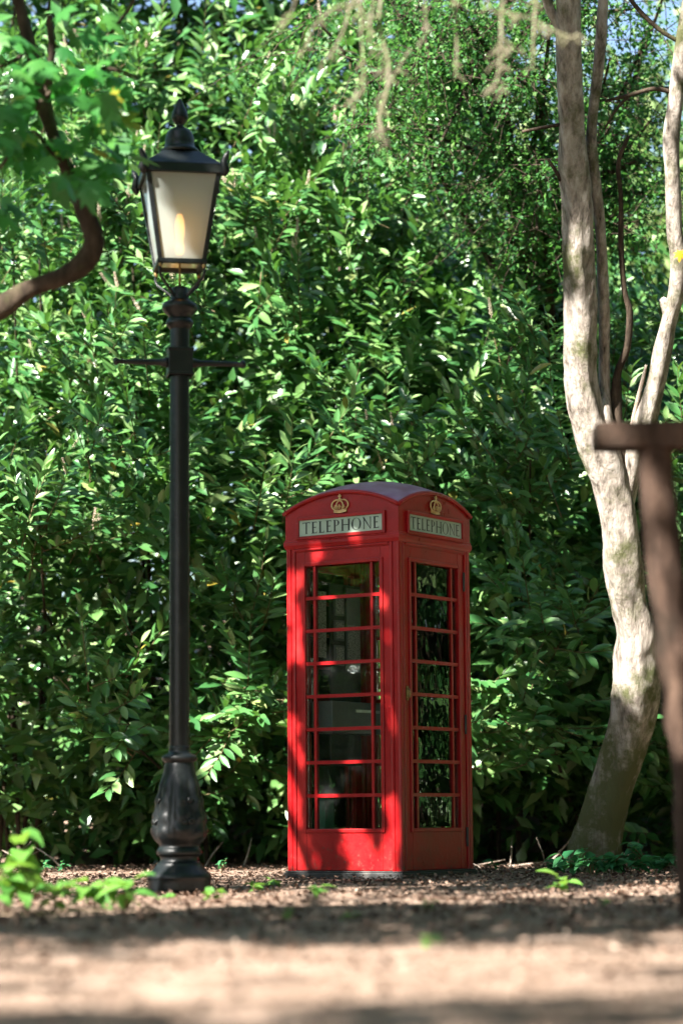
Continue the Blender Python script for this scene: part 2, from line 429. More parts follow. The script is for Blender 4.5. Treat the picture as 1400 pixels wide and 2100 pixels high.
LAUREL_ROWS = ([0, .12, .35, .62, .85, 1.0], [0, .45, .95, 1.0, .55, 0])
SIMPLE_ROWS = ([0, .45, 1.0], [0, 1.0, 0])
LAUREL_T = [leaf_template(0.178, d, f, LAUREL_ROWS) for d, f in ((.06, .30), (.16, .42), (.24, .2), (.02, .5))]
SIMPLE_T = [leaf_template(0.2, 0.15, 0.3, SIMPLE_ROWS)]

def maple_template(bend):
    prof = [(0, 0), (.06, .10), (.30, .02), (.26, .17), (.52, .30), (.33, .38), (.40, .55), (.46, .72), (.28, .66), (.14, .60), (.13, .80), (0, 1.0)]
    V = [(0, .32, 0.02)]
    out = prof + [(-x, y) for x, y in reversed(prof[1:-1])]
    V += [(x, y, -bend * (abs(x) ** 1.5) - bend * y * y * .6) for x, y in out]
    n = len(out)
    return np.array(V, float), [(0, 1 + i, 1 + (i + 1) % n) for i in range(n)]
MAPLE_T = [maple_template(b) for b in (.15, .35, .55)]

def fine_template():
    return np.array([(0, 0, 0), (.36, .45, .06), (0, 1, -.1), (-.36, .45, .06)], float), [(0, 1, 2), (0, 2, 3)]
FINE_T = [fine_template()]

def frames(D, U):
    """orthonormal frames (side, axis, normal) from axes D and rough normals U"""
    A = D / np.linalg.norm(D, axis=1, keepdims=True)
    X = np.cross(A, U); X /= np.maximum(np.linalg.norm(X, axis=1, keepdims=True), 1e-6)
    Z = np.cross(X, A)
    return X, A, Z

def leaves_mesh(name, temps, which, P, X, A, Z, L):
    Vs, Fl, Sz, base = [], [], [], 0
    for k, (T, Fc) in enumerate(temps):
        ix = np.nonzero(which == k)[0]
        if len(ix) == 0: continue
        l = L[ix][:, None, None]
        v = P[ix][:, None, :] + l * (T[None, :, 0:1] * X[ix][:, None, :] + T[None, :, 1:2] * A[ix][:, None, :] + T[None, :, 2:3] * Z[ix][:, None, :])
        nv = len(T)
        off = base + np.arange(len(ix)) * nv
        flat = np.array([i for f in Fc for i in f]); sz = np.array([len(f) for f in Fc])
        Fl.append((flat[None, :] + off[:, None]).ravel()); Sz.append(np.tile(sz, len(ix)))
        Vs.append(v.reshape(-1, 3)); base += nv * len(ix)
    return mesh_np(name, np.concatenate(Vs), np.concatenate(Fl), np.concatenate(Sz))

def template_mesh(name, temp, mat):
    T, Fc = temp
    me = bpy.data.meshes.new(name); me.from_pydata([tuple(v) for v in T], [], Fc); me.update()
    me.polygons.foreach_set('use_smooth', [True] * len(Fc)); me.materials.append(mat)
    return me

def leaf_objects(parent, meshes, which, P, X, A, Z, L, name='leaf'):
    o0 = np.array(parent.location)
    for i in range(len(P)):
        ob = bpy.data.objects.new(name, meshes[which[i]])
        l = L[i]
        m = Matrix.Identity(4)
        for r in range(3):
            m[r][0], m[r][1], m[r][2], m[r][3] = X[i][r] * l, A[i][r] * l, Z[i][r] * l, P[i][r] - o0[r]
        ob.matrix_basis = m
        ob.parent = parent
        COL.objects.link(ob)

def showing(P, L, facing, n_max, cell=9, margin=5):
    """indices of the leaves that lie frontmost and largest in the picture"""
    px, py, d = project(P)
    ok = (px > margin) & (px < 1400 - margin) & (py > margin) & (py < 2100 - margin) & (d > 1)
    size = L * F / d * np.sqrt(np.maximum(facing, 0.05))
    ix = np.nonzero(ok)[0]
    if len(ix) == 0: return ix
    key = (px[ix] // cell).astype(int) * 1000 + (py[ix] // cell).astype(int)
    order = np.lexsort((d[ix], key))
    k = key[order]; first = np.ones(len(k), bool); first[1:] = k[1:] != k[:-1]
    ix = ix[order[first]]
    return ix[np.argsort(-size[ix])][:n_max]

def twigs_mesh(name, segs, n=3):
    """many thin tapered rods: list of (points, radii)"""
    b = MB()
    for pts, rad in segs: b.tube(pts, rad, n, cap=False)
    return b.mesh(name, True)

VIEW = np.array([0, -1, 0.0])

# ------------------------------------------------------------------ telephone kiosk
def letters():
    """roman capitals as flat polygons, cap height 1: {char: (advance, [polygons])}"""
    th, tn, sf = 0.155, 0.07, 0.07
    def bar(x0, x1, z0, z1): return [(x0, z0), (x1, z0), (x1, z1), (x0, z1)]
    def stem(x, w=th):
        return [bar(x, x + w, 0, 1), bar(x - sf, x + w + sf, 0.0, .03), bar(x - sf, x + w + sf, .97, 1.0)]
    def arc(cx, cz, rx, rz, a0, a1, thick, n=16):
        out = []
        for i in range(n):
            q = []
            for a in (a0 + (a1 - a0) * i / n, a0 + (a1 - a0) * (i + 1) / n):
                w = tn * .8 + (thick - tn * .8) * math.cos(a) ** 2
                q.append(((cx + rx * math.cos(a), cz + rz * math.sin(a)), (cx + (rx - w) * math.cos(a), cz + (rz - w * .6) * math.sin(a))))
            out.append([q[0][1], q[0][0], q[1][0], q[1][1]])
        return out
    def E():
        return stem(.08) + [bar(.08, .52, 0.001, tn), bar(.08, .50, 1 - tn, .999), bar(.08, .42, .48, .48 + tn),
                            bar(.49, .53, 0, .16), bar(.47, .51, .86, 1), bar(.40, .43, .43, .58)]
    return {
        'T': (.74, [bar(.305, .435, 0, 1), bar(.235, .505, 0, .03), bar(.02, .72, 1 - tn, 1), bar(.02, .05, .84, 1), bar(.69, .72, .84, 1)]),
        'E': (.58, E()),
        'L': (.58, stem(.08) + [bar(.08, .54, 0.001, tn), bar(.51, .55, 0, .18)]),
        'P': (.62, stem(.08) + arc(.22, .735, .36, .265, -math.pi / 2, math.pi / 2, th) + [bar(.15, .23, 1 - tn, .999), bar(.15, .23, .47, .47 + tn)]),
        'H': (.86, stem(.08) + stem(.65) + [bar(.2, .66, .48, .48 + tn)]),
        'O': (.90, arc(.45, .5, .43, .52, 0, 2 * math.pi, .15, 36)),
        'N': (.86, [bar(.12, .12 + tn, 0, 1), bar(.04, .24, 0, .03), bar(.70, .70 + tn, 0, 1), bar(.62, .82, .97, 1),
                    [(.03, 1.0), (.19, 1.0), (.755, 0.0), (.70, 0.0)]]),
    }

def make_kiosk():
    near = at(824, 1804, 14.62)
    al = R(34.0)
    a = 0.43
    # near corner is local (+a, -a); root turned by -al
    rot = Matrix.Rotation(-al, 3, 'Z')
    c = Vector((near.x, near.y, 0)) - rot @ Vector((a, -a, 0)) * .977
    root = empty('telephone_kiosk', (c.x, c.y, 0.0), -al)
    tag(root, 'red cast iron telephone box with domed roof standing on woodland floor', 'telephone box')
    root.scale = (.977, .977, 1)
    red = M['red']
    # plinth and floor
    b = MB(); b.box(-.446, .446, -.446, .446, -.06, .042); b.box(-.44, .44, -.44, .44, .042, .052)
    b.build('plinth', M['plinth'], root, bevel=0.006)
    # posts
    poly = [(-.07, .02), (-.07, .004), (-.062, 0), (-.05, 0), (-.047, .007), (-.042, .007), (-.039, 0), (-.014, 0), (-.0042, .0042), (0, .014),
            (0, .039), (-.007, .042), (-.007, .047), (0, .05), (0, .062), (-.004, .07), (-.02, .07), (-.058, .058)]
    pm = MB(); pm.prism(poly, .052, 2.06)
    post_me = pm.mesh('corner_post')
    for k in range(4):
        o = link('corner_post', post_me, red, root)
        mt = Matrix.Rotation(R(90 * k), 4, 'Z') @ Matrix.Translation((a, -a, 0))
        o.matrix_basis = mt
    # glazed sides: frame mesh in face coordinates, outer plane y=-a
    y0, y1 = -a + .010, -a + .050
    GL, GB, GT = .285, .305, 1.932
    fm = MB()
    fm.box(-.3585, -GL, y0, y1, .054, 2.05); fm.box(GL, .3585, y0, y1, .054, 2.05)
    fm.box(-GL, GL, y0, y1, .054, GB); fm.box(-GL, GL, y0, y1, GT, 2.05)
    yb0 = y0 - .010
    for (x0, x1, z0, z1) in ((-GL - .022, -GL + .002, GB - .022, GT + .022), (GL - .002, GL + .022, GB - .022, GT + .022)):
        fm.box(x0, x1, yb0, y0 + .02, z0, z1)
    for (z0, z1) in ((GB - .022, GB + .002), (GT - .002, GT + .022)):
        fm.box(-GL + .002, GL - .002, yb0 + .001, y0 + .02, z0, z1)
    frame_me = fm.mesh('side_frame')
    vb = MB(); vb.box(-.0095, .0095, -.013, .013, GB, GT); vbar = vb.mesh('glazing_bar')
    hb = MB(); hb.box(-GL, GL, -.016, .012, -.0105, .0105); hbar = hb.mesh('glazing_bar')
    step = (GT - GB) / 8
    ym = y0 + .016
    BX = .216
    def pane_me(w):
        p = MB(); p.box(-w / 2, w / 2, -.002, .002, -step / 2 + .010, step / 2 - .010)
        return p.mesh('pane')
    pane_big, pane_small = pane_me(2 * BX - .017), pane_me(GL - BX - .008)
    def side(name, k):
        o = link(name, frame_me, red, root)
        o.rotation_euler = (0, 0, R(90 * k))
        m = o.modifiers.new('bevel', 'BEVEL'); m.width = .004; m.segments = 2
        for sx in (-1, 1):
            link('glazing_bar', vbar, red, o, (sx * BX, ym, 0))
        for i in range(1, 8):
            link('glazing_bar', hbar, red, o, (0, ym, GB + i * step))
        for i in range(8):
            for me, x in ((pane_small, -(GL + BX) / 2), (pane_big, 0), (pane_small, (GL + BX) / 2)):
                g = link('pane', me, M['glass'], o, (x, ym + .001, GB + (i + .5) * step))
                g.rotation_euler = (R(random.uniform(-1.3, 1.3)), 0, R(random.uniform(-1.3, 1.3)))
        return o
    side('glazed_side', 0)
    door = side('door', 1)
    side('glazed_side', 2)
    side('glazed_side', 3)
    tag(door, 'glazed red door with a small oval brass handle')
    # door handle: oval plate and cup pull, hinges on the far edge
    h = MB()
    ell = [(.017 * math.cos(t), .046 * math.sin(t)) for t in np.linspace(0, 2 * math.pi, 20, endpoint=False)]
    Mh = Matrix.Translation((-.335, y0, 1.12)) @ Matrix.Rotation(R(90), 4, 'X')
    h.prism(ell, 0, .008, Mh)
    h.tube([(-.335, y0 - .008, 1.15), (-.335, y0 - .022, 1.14), (-.335, y0 - .026, 1.12), (-.335, y0 - .022, 1.10), (-.335, y0 - .008, 1.09)], .006, 8)
    h.build('handle', M['brass'], door, bevel=0.001)
    hg = MB(); hg.lathe([(.008, -.06), (.009, -.055), (.009, .055), (.008, .06)], 10); hme = hg.mesh('hinge', True)
    for z in (.25, .95, 1.85): link('hinge', hme, M['plinth'], door, (.357, y0 - .004, z))
    # cornice: square ring profile
    def square_ring(prof, name, parent, bevel=0):
        bb = MB(); vs = []
        for d, z in prof:
            q = a + d
            vs += [(-q, -q, z), (q, -q, z), (q, q, z), (-q, q, z)]
        n = len(prof)
        fs = [(i * 4 + k, i * 4 + (k + 1) % 4, (i + 1) * 4 + (k + 1) % 4, (i + 1) * 4 + k) for i in range(n - 1) for k in range(4)]
        bb.add(vs, fs)
        return bb.build(name, red, parent, bevel=bevel)
    square_ring([(-.05, 2.043), (.002, 2.043), (.004, 2.052), (.007, 2.056), (.010, 2.066), (.010, 2.086), (.006, 2.092), (.006, 2.102), (-.004, 2.106), (-.05, 2.106)], 'cornice', root, 0.002)
    # head moulding above each door opening
    for k in range(4):
        b = MB(); b.box(-.36, .36, -a + .002, -a + .03, 2.024, 2.042); b.box(-.352, .352, -a - .005, -a + .02, 2.030, 2.0415)
        o = b.build('head_moulding', red, root, bevel=.003); o.rotation_euler = (0, 0, R(90 * k))
    # dome
    RR, ar, zc = 1.04, .436, 1.440
    dz = lambda x, y: zc + math.sqrt(RR * RR - x * x - y * y)
    n = 28
    g = np.linspace(-ar, ar, n)
    b = MB()
    b.add([(x, y, dz(x, y)) for y in g for x in g], [(j * n + i, j * n + i + 1, (j + 1) * n + i + 1, (j + 1) * n + i) for j in range(n - 1) for i in range(n - 1)])
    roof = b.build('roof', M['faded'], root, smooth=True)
    sol = roof.modifiers.new('thick', 'SOLIDIFY'); sol.thickness = .022; sol.offset = -1
    b = MB()
    for k in range(4):
        Mk = Matrix.Rotation(R(90 * k), 3, 'Z')
        e = ar + .001
        pts = [Mk @ Vector((u, -e, zc + math.sqrt(RR * RR - ar * ar - u * u) - .008)) for u in np.linspace(-e, e, 30)]
        b.tube(pts, .0135, 10)
    b.build('eave_moulding', red, roof, smooth=True)
    # fascia with arched top
    b = MB()
    us = np.linspace(-a, a, 33)
    for k in range(4):
        Mk = Matrix.Rotation(R(90 * k), 3, 'Z')
        for off, inner in ((0, False),):
            vs = []
            for u in us:
                vs += [Mk @ Vector((u, -a, 2.104)), Mk @ Vector((u, -a, zc + math.sqrt(RR * RR - a * a - u * u) - .012))]
            b.add(vs, [(2 * i, 2 * i + 2, 2 * i + 3, 2 * i + 1) for i in range(len(us) - 1)])
    b.build('fascia', red, root)
    # sign panels with lettering
    LT = letters(); word = 'TELEPHONE'
    cap = .073
    adv = [LT[ch][0] for ch in word]
    gap = .075
    total = sum(adv) + gap * (len(word) - 1)
    SW, Z0, Z1 = .318, 2.119, 2.219
    sx = (2 * SW * .925) / (total * cap)
    lme = {}
    for ch in set(word):
        b = MB()
        for j, pl in enumerate(LT[ch][1]):
            d = .0006 + .00012 * (j % 7)
            b.add([(x * cap * sx, -d, z * cap) for x, z in pl], [tuple(range(len(pl)))])
        lme[ch] = b.mesh('letter')
    sb = MB(); sb.box(-SW, SW, -.004, .004, Z0, Z1); sme = sb.mesh('sign_panel')
    fr = MB()
    fr.box(-SW - .022, -SW, -.016, .006, Z0 - .02, Z1 + .02); fr.box(SW, SW + .022, -.016, .006, Z0 - .02, Z1 + .02)
    fr.box(-SW, SW, -.0155, .006, Z0 - .02, Z0); fr.box(-SW, SW, -.0155, .006, Z1, Z1 + .02)
    fme = fr.mesh('sign_frame')
    crown_me = make_crown()
    for k in range(4):
        rz = R(90 * k)
        p = link('sign_panel', sme, M['opal'], root); p.rotation_euler = (0, 0, rz)
        p.location = Matrix.Rotation(rz, 3, 'Z') @ Vector((0, -a - .001, 0))
        f = link('sign_frame', fme, red, p)
        bv = f.modifiers.new('bevel', 'BEVEL'); bv.width = .003; bv.segments = 2
        x = -total * cap * sx / 2
        for ch, w in zip(word, adv):
            link('letter', lme[ch], M['ink'], p, (x, -.0045, Z0 + .0135)); x += (w + gap) * cap * sx
        cr = link('crown', crown_me, M['gold'], root); cr.rotation_euler = (0, 0, rz); cr.scale = (1.18, 1, 1)
        cr.location = Matrix.Rotation(rz, 3, 'Z') @ Vector((0, -a - .004, 2.247))
    # inside: notices on the side opposite the door, equipment cupboard, back board
    xi = -a + .075
    def wallbox(name, mat, y0_, y1_, z0_, z1_, t=.012, x=xi, bev=.002):
        q = MB(); q.box(x, x + t, y0_, y1_, z0_, z1_); return q.build(name, mat, root, bevel=bev)
    wallbox('back_board', M['darkboard'], -.05, .30, .70, 1.86, .010)
    for z in (1.72, 1.56, 1.40):
        f = wallbox('notice_frame', M['greymetal'], -.02, .09, z - .065, z + .065, .014, xi + .012)
        q = MB(); q.box(xi + .0262, xi + .030, -.008, .078, z - .052, z + .052); q.build('notice', M['paper'], f)
    f = wallbox('notice_board', M['greymetal'], .12, .28, 1.30, 1.84, .012, xi + .012)
    q = MB(); q.box(xi + .0242, xi + .028, .13, .27, 1.32, 1.60); q.build('notice', M['paper'], f)
    wallbox('side_notice', M['paper'], -.18, -.09, 1.38, 1.80, .006)
    cup = wallbox('equipment_cupboard', M['greymetal'], -.24, .34, .90, 1.10, .16, xi - .01, .006)
    q = MB(); q.box(xi + .151, xi + .158, .02, .30, 1.035, 1.052); q.build('handle_strip', M['steel'], cup)
    wallbox('leaflet_box', M['greenplastic'], -.30, -.20, .26, .50, .10, xi + .03)
    q = MB(); q.tube([(xi + .2, .34, .06), (xi + .2, .34, 1.9)], .012, 10); q.build('conduit', M['greymetal'], root, smooth=True)
    return root

def make_crown():
    b = MB()
    # band
    for i in range(10):
        t0, t1 = -1 + .2 * i, -1 + .2 * (i + 1)
        f = lambda t: (.040 * t, -.010 * math.sqrt(max(0, 1 - .75 * t * t)), .004 - .006 * (1 - t * t))
        p0, p1 = f(t0), f(t1)
        for (za, zb, e) in ((0, .020, 0), (0, .005, .003), (.015, .020, .003)):
            vs = [(p0[0], p0[1] - e, p0[2] + za), (p1[0], p1[1] - e, p1[2] + za), (p1[0], p1[1] - e, p1[2] + zb), (p0[0], p0[1] - e, p0[2] + zb),
                  (p0[0], .004, p0[2] + za), (p1[0], .004, p1[2] + za), (p1[0], .004, p1[2] + zb), (p0[0], .004, p0[2] + zb)]
            b.add(vs, [(0, 1, 2, 3), (4, 7, 6, 5), (3, 2, 6, 7), (0, 4, 5, 1), (0, 3, 7, 4), (1, 5, 6, 2)])
    def pearls(pts, r):
        for p in pts: b.lathe([(r * math.sin(t), -r * math.cos(t)) for t in (.15, .8, 1.57, 2.3, 3.0)], 8, p)
    for s in (-1, 1):
        arch = [(s * x, -.006, z) for x, z in ((.039, .022), (.050, .036), (.053, .052), (.046, .068), (.030, .079), (.014, .080), (.002, .074))]
        sm = [tuple(q) for q in catmull(arch, 4)]
        b.tube(sm, .0042, 8); pearls([sm[i] for i in range(2, len(sm), 3)], .0052)
        inner = [(s * x, -.010, z) for x, z in ((.014, .022), (.020, .040), (.019, .058), (.010, .070), (.001, .073))]
        sm = [tuple(q) for q in catmull(inner, 4)]
        b.tube(sm, .0036, 8)
        pearls([(s * .027, -.012, .028), (s * .031, -.012, .036), (s * .023, -.012, .036), (s * .027, -.012, .044)], .0055)
    pearls([(0, -.014, .028), (.006, -.014, .037), (-.006, -.014, .037), (0, -.014, .046)], .006)
    pearls([(0, -.008, .084)], .009)
    b.box(-.0035, .0035, -.011, -.003, .09, .116); b.box(-.010, .010, -.010, -.004, .099, .107)
    me = b.mesh('crown'); sharp(me, 35)
    return me

kiosk = make_kiosk()

# ------------------------------------------------------------------ lamp post
LAMP_Y = 12.6
def make_lamp():
    base = at(368, 1815, LAMP_Y)
    px = LAMP_Y / F * 1.003
    root = empty('lamp_post', (base.x, base.y, 0.0), R(10))
    tag(root, 'black cast iron street lamp post with square tapered lantern beside the woodland path', 'street lamp')
    zz = lambda y: at(368, y, LAMP_Y).z
    iron = M['iron']
    prof = [(64, 1830), (64, 1806), (66, 1800), (63, 1792), (52, 1781), (46, 1774), (44, 1770), (39, 1766), (38, 1760), (39, 1756), (45, 1752), (46, 1746), (43, 1740), (40, 1736),
            (41, 1732), (46, 1726), (52, 1718), (54, 1708), (53, 1694), (49, 1670), (44, 1640), (38, 1610), (33, 1585), (30, 1568), (29, 1564), (34, 1560), (36, 1555), (34, 1550), (27, 1546), (22, 1542), (21, 1530)]
    fine = catmull([(r * px, zz(y)) for r, y in prof], 3)
    z_lo, z_hi = zz(1730), zz(1570)
    def relief(r, z, t):
        if z < z_lo or z > z_hi: return r
        w = (z - z_lo) / (z_hi - z_lo)
        env = math.sin(math.pi * min(1, w * 1.15)) ** .6 if w < .87 else math.sin(math.pi * min(1, w * 1.15)) * .5 + 0
        lob = abs(math.cos(4 * t)) ** .6
        scroll = math.sin(10 * w * math.pi + 3 * math.cos(4 * t)) * .35
        return r + .015 * max(0, env) * (lob + scroll * lob - .3)
    b = MB(); b.lathe([tuple(p) for p in fine], 64, fn=relief); b.build('pedestal', iron, root, smooth=True)
    for k in range(4):
        for (w, rad) in ((.28, .016), (.55, .013)):
            zc_ = z_lo + (z_hi - z_lo) * w
            rr = np.interp(zc_, [p[1] for p in fine], [p[0] for p in fine])
            t0 = k * math.pi / 2 + math.pi / 8 - R(10)
            for sg in (-1, 1):
                b = MB(); pts = []
                for i in range(22):
                    u = i / 21
                    ang = u * 2.2 * math.pi; rd = rad * (1 - .8 * u)
                    da = sg * (.018 + rd * math.cos(ang)) / rr
                    zq = zc_ + rd * math.sin(ang)
                    r2 = np.interp(zq, [p[1] for p in fine], [p[0] for p in fine]) + .006
                    pts.append((r2 * math.cos(t0 + da), r2 * math.sin(t0 + da), zq))
                b.tube(pts, .0075, 6); b.build('scroll_ornament', iron, root, smooth=True)
    b = MB()
    sp = [(20.6, 1532), (20.4, 1200), (20.2, 772), (20.2, 716), (20.0, 676), (24, 672), (28, 668), (29, 663), (27, 657), (23, 653), (24, 649), (30, 643), (36, 636), (37.5, 630), (35, 624), (26, 619), (20, 615), (18.5, 606), (18, 594), (16, 590)]
    b.lathe([(r * px, zz(y)) for r, y in sp], 28); b.build('shaft', iron, root, auto=40)
    b = MB(); w = 25 * px; b.box(-w, w, -w, w, zz(772), zz(716)); b.box(-w * 1.06, w * 1.06, -w * 1.06, w * 1.06, zz(772), zz(766)); b.box(-w * 1.06, w * 1.06, -w * 1.06, w * 1.06, zz(722), zz(716))
    b.build('collar_block', iron, root, bevel=.004)
    zb = zz(744)
    for s in (-1, 1):
        b = MB()
        pr = [(w * .9, 10), (w + .008, 10.5), (w + .03, 8), (w + .045, 6.5), (.16, 6.2), (.27, 5.2), (.318, 4.8), (.325, 7), (.335, 8.5), (.347, 7), (.352, 2)]
        b.tube([(s * q, 0, zb) for q, _ in pr], [r * px for _, r in pr], 12); b.build('ladder_bar', iron, root, smooth=True)
    # lantern
    zb_, zt = zz(545), zz(368)
    hb, ht = .115, .187
    lf = MB()
    for sx in (-1, 1):
        for sy in (-1, 1):
            lf.tube([(sx * hb, sy * hb, zb_), (sx * ht, sy * ht, zt)], [.016, .018], 4)
    for (h, z0, z1, t) in ((hb, zb_ - .012, zb_ + .012, .016), (ht, zt - .012, zt + .038, .022)):
        for k in range(4):
            Mk = Matrix.Rotation(R(90 * k), 4, 'Z'); e = h + (t if k % 2 == 0 else -t)
            lf.box(-e, e, -h - t, -h + t, z0, z1, Mk)
    frame = lf.build('lantern', iron, root, bevel=.003)
    for k in range(4):
        Mk = Matrix.Rotation(R(90 * k), 3, 'Z')
        p = MB()
        b0, t0 = hb - .005, ht - .008
        for d in (0, .004):
            pass
        vs = [(-b0, -hb - .002, zb_ + .013), (b0, -hb - .002, zb_ + .013), (t0, -ht - .002, zt - .013), (-t0, -ht - .002, zt - .013)]
        vs2 = [(x, y + .005, z) for x, y, z in vs]
        p.add([Mk @ Vector(v) for v in vs + vs2], [(0, 1, 2, 3), (7, 6, 5, 4), (0, 4, 5, 1), (1, 5, 6, 2), (2, 6, 7, 3), (3, 7, 4, 0)])
        p.build('pane', M['milky'], frame)
    # roof of the lantern, vent, finial
    z_r0, z_r1 = zt + .036, zz(318)
    e0, e1 = ht + .024, .092
    vs = [(-e0, -e0, z_r0), (e0, -e0, z_r0), (e0, e0, z_r0), (-e0, e0, z_r0), (-e1, -e1, z_r1), (e1, -e1, z_r1), (e1, e1, z_r1), (-e1, e1, z_r1)]
    b = MB(); b.add(vs, [(0, 1, 5, 4), (1, 2, 6, 5), (2, 3, 7, 6), (3, 0, 4, 7), (4, 5, 6, 7)])
    b.build('lantern_roof', iron, frame, bevel=.004)
    b = MB()
    vp = [(40, 316), (41, 311), (38, 307), (33, 303), (31, 297), (31, 290), (30, 284), (27, 275), (22, 268), (13, 263), (9, 260), (8, 257), (11, 253), (16, 246), (17.5, 239), (15.5, 230), (11, 221), (7, 213), (4, 206), (1, 202)]
    b.lathe([tuple(p) for p in catmull([(r * px, zz(y)) for r, y in vp], 3)], 28); b.build('vent_and_finial', iron, frame, smooth=True)
    for sx in (-1, 1):
        for sy in (-1, 1):
            b = MB()
            c0 = Vector((sx * (ht + .012), sy * (ht + .012), zt))
            o1 = Vector((sx, sy, 0)).normalized()
            b.tube([c0 - Vector((0, 0, .03)) + o1 * .015, c0 + o1 * .028, c0 + o1 * .016 + Vector((0, 0, .05)), c0 + o1 * .034 + Vector((0, 0, .08)), c0 + o1 * .050 + Vector((0, 0, .105))], [.012, .024, .019, .016, .003], 8)
            b.build('corner_finial', iron, frame, smooth=True)
            # curved arms that carry the lantern
            b = MB()
            zf = zz(600)
            pts = catmull([(sx * .030, sy * .030, zf - .03), (sx * .052, sy * .052, zf), (sx * .085, sy * .085, zf + .035), (sx * .112, sy * .112, zf + .065), (sx * .118, sy * .118, zf + .105), (sx * .106, sy * .106, zb_ - .01)], 4)
            b.tube([tuple(p) for p in pts], .0075, 8); b.build('lantern_arm', iron, root, smooth=True)
            b = MB(); b.lathe([(.004, -.03), (.010, -.02), (.012, -.008), (.009, 0)], 10, (sx * hb, sy * hb, zb_ - .012)); b.build('brass_knob', M['brass'], frame, smooth=True)
    b = MB(); b.tube([(0, 0, zz(592)), (0, 0, zb_ + .07)], .006, 8); b.build('gas_pipe', M['brass'], root, smooth=True)
    b = MB(); b.lathe([(.010, 0), (.022, .012), (.024, .05), (.016, .075), (.022, .09), (.026, .14), (.022, .19), (.012, .22)], 16, (0, 0, zb_ + .06)); b.build('lamp_mantle', M['amber'], frame, smooth=True)
    return root
lamp = make_lamp()

# ------------------------------------------------------------------ trees that stand beside the path
def trunk_fn(seed, ridge=.10, amp=.10, k=3, tw=.25):
    def fn(r, i, a, p):
        return r * (1 + ridge * math.cos(k * a + i * tw * .3) + amp * nz(p.x * 7, p.y * 7, p.z * 3 + seed) + amp * .5 * nz(p.x * 22, p.y * 22, p.z * 9 + seed))
    return fn

def px_path(rows, step=4):
    """rows (px, py, half width px, distance) -> smooth points and radii"""
    q = []
    for x, y, w, d in rows:
        p = at(x, y, d); q.append((p.x, p.y, p.z, w * d / F))
    q = catmull(q, step)
    return [tuple(v[:3]) for v in q], [max(.001, float(v[3])) for v in q]

def tube_obj(name, rows, mat, parent, n=14, step=5, seed=1.0, ridge=.06, amp=.10, k=3):
    pts, rad = px_path(rows, step)
    b = MB(); b.tube(pts, rad, n, fn=trunk_fn(seed, ridge, amp, k))
    o = b.build(name, mat, parent, smooth=True)
    o.location = -parent.location
    return o

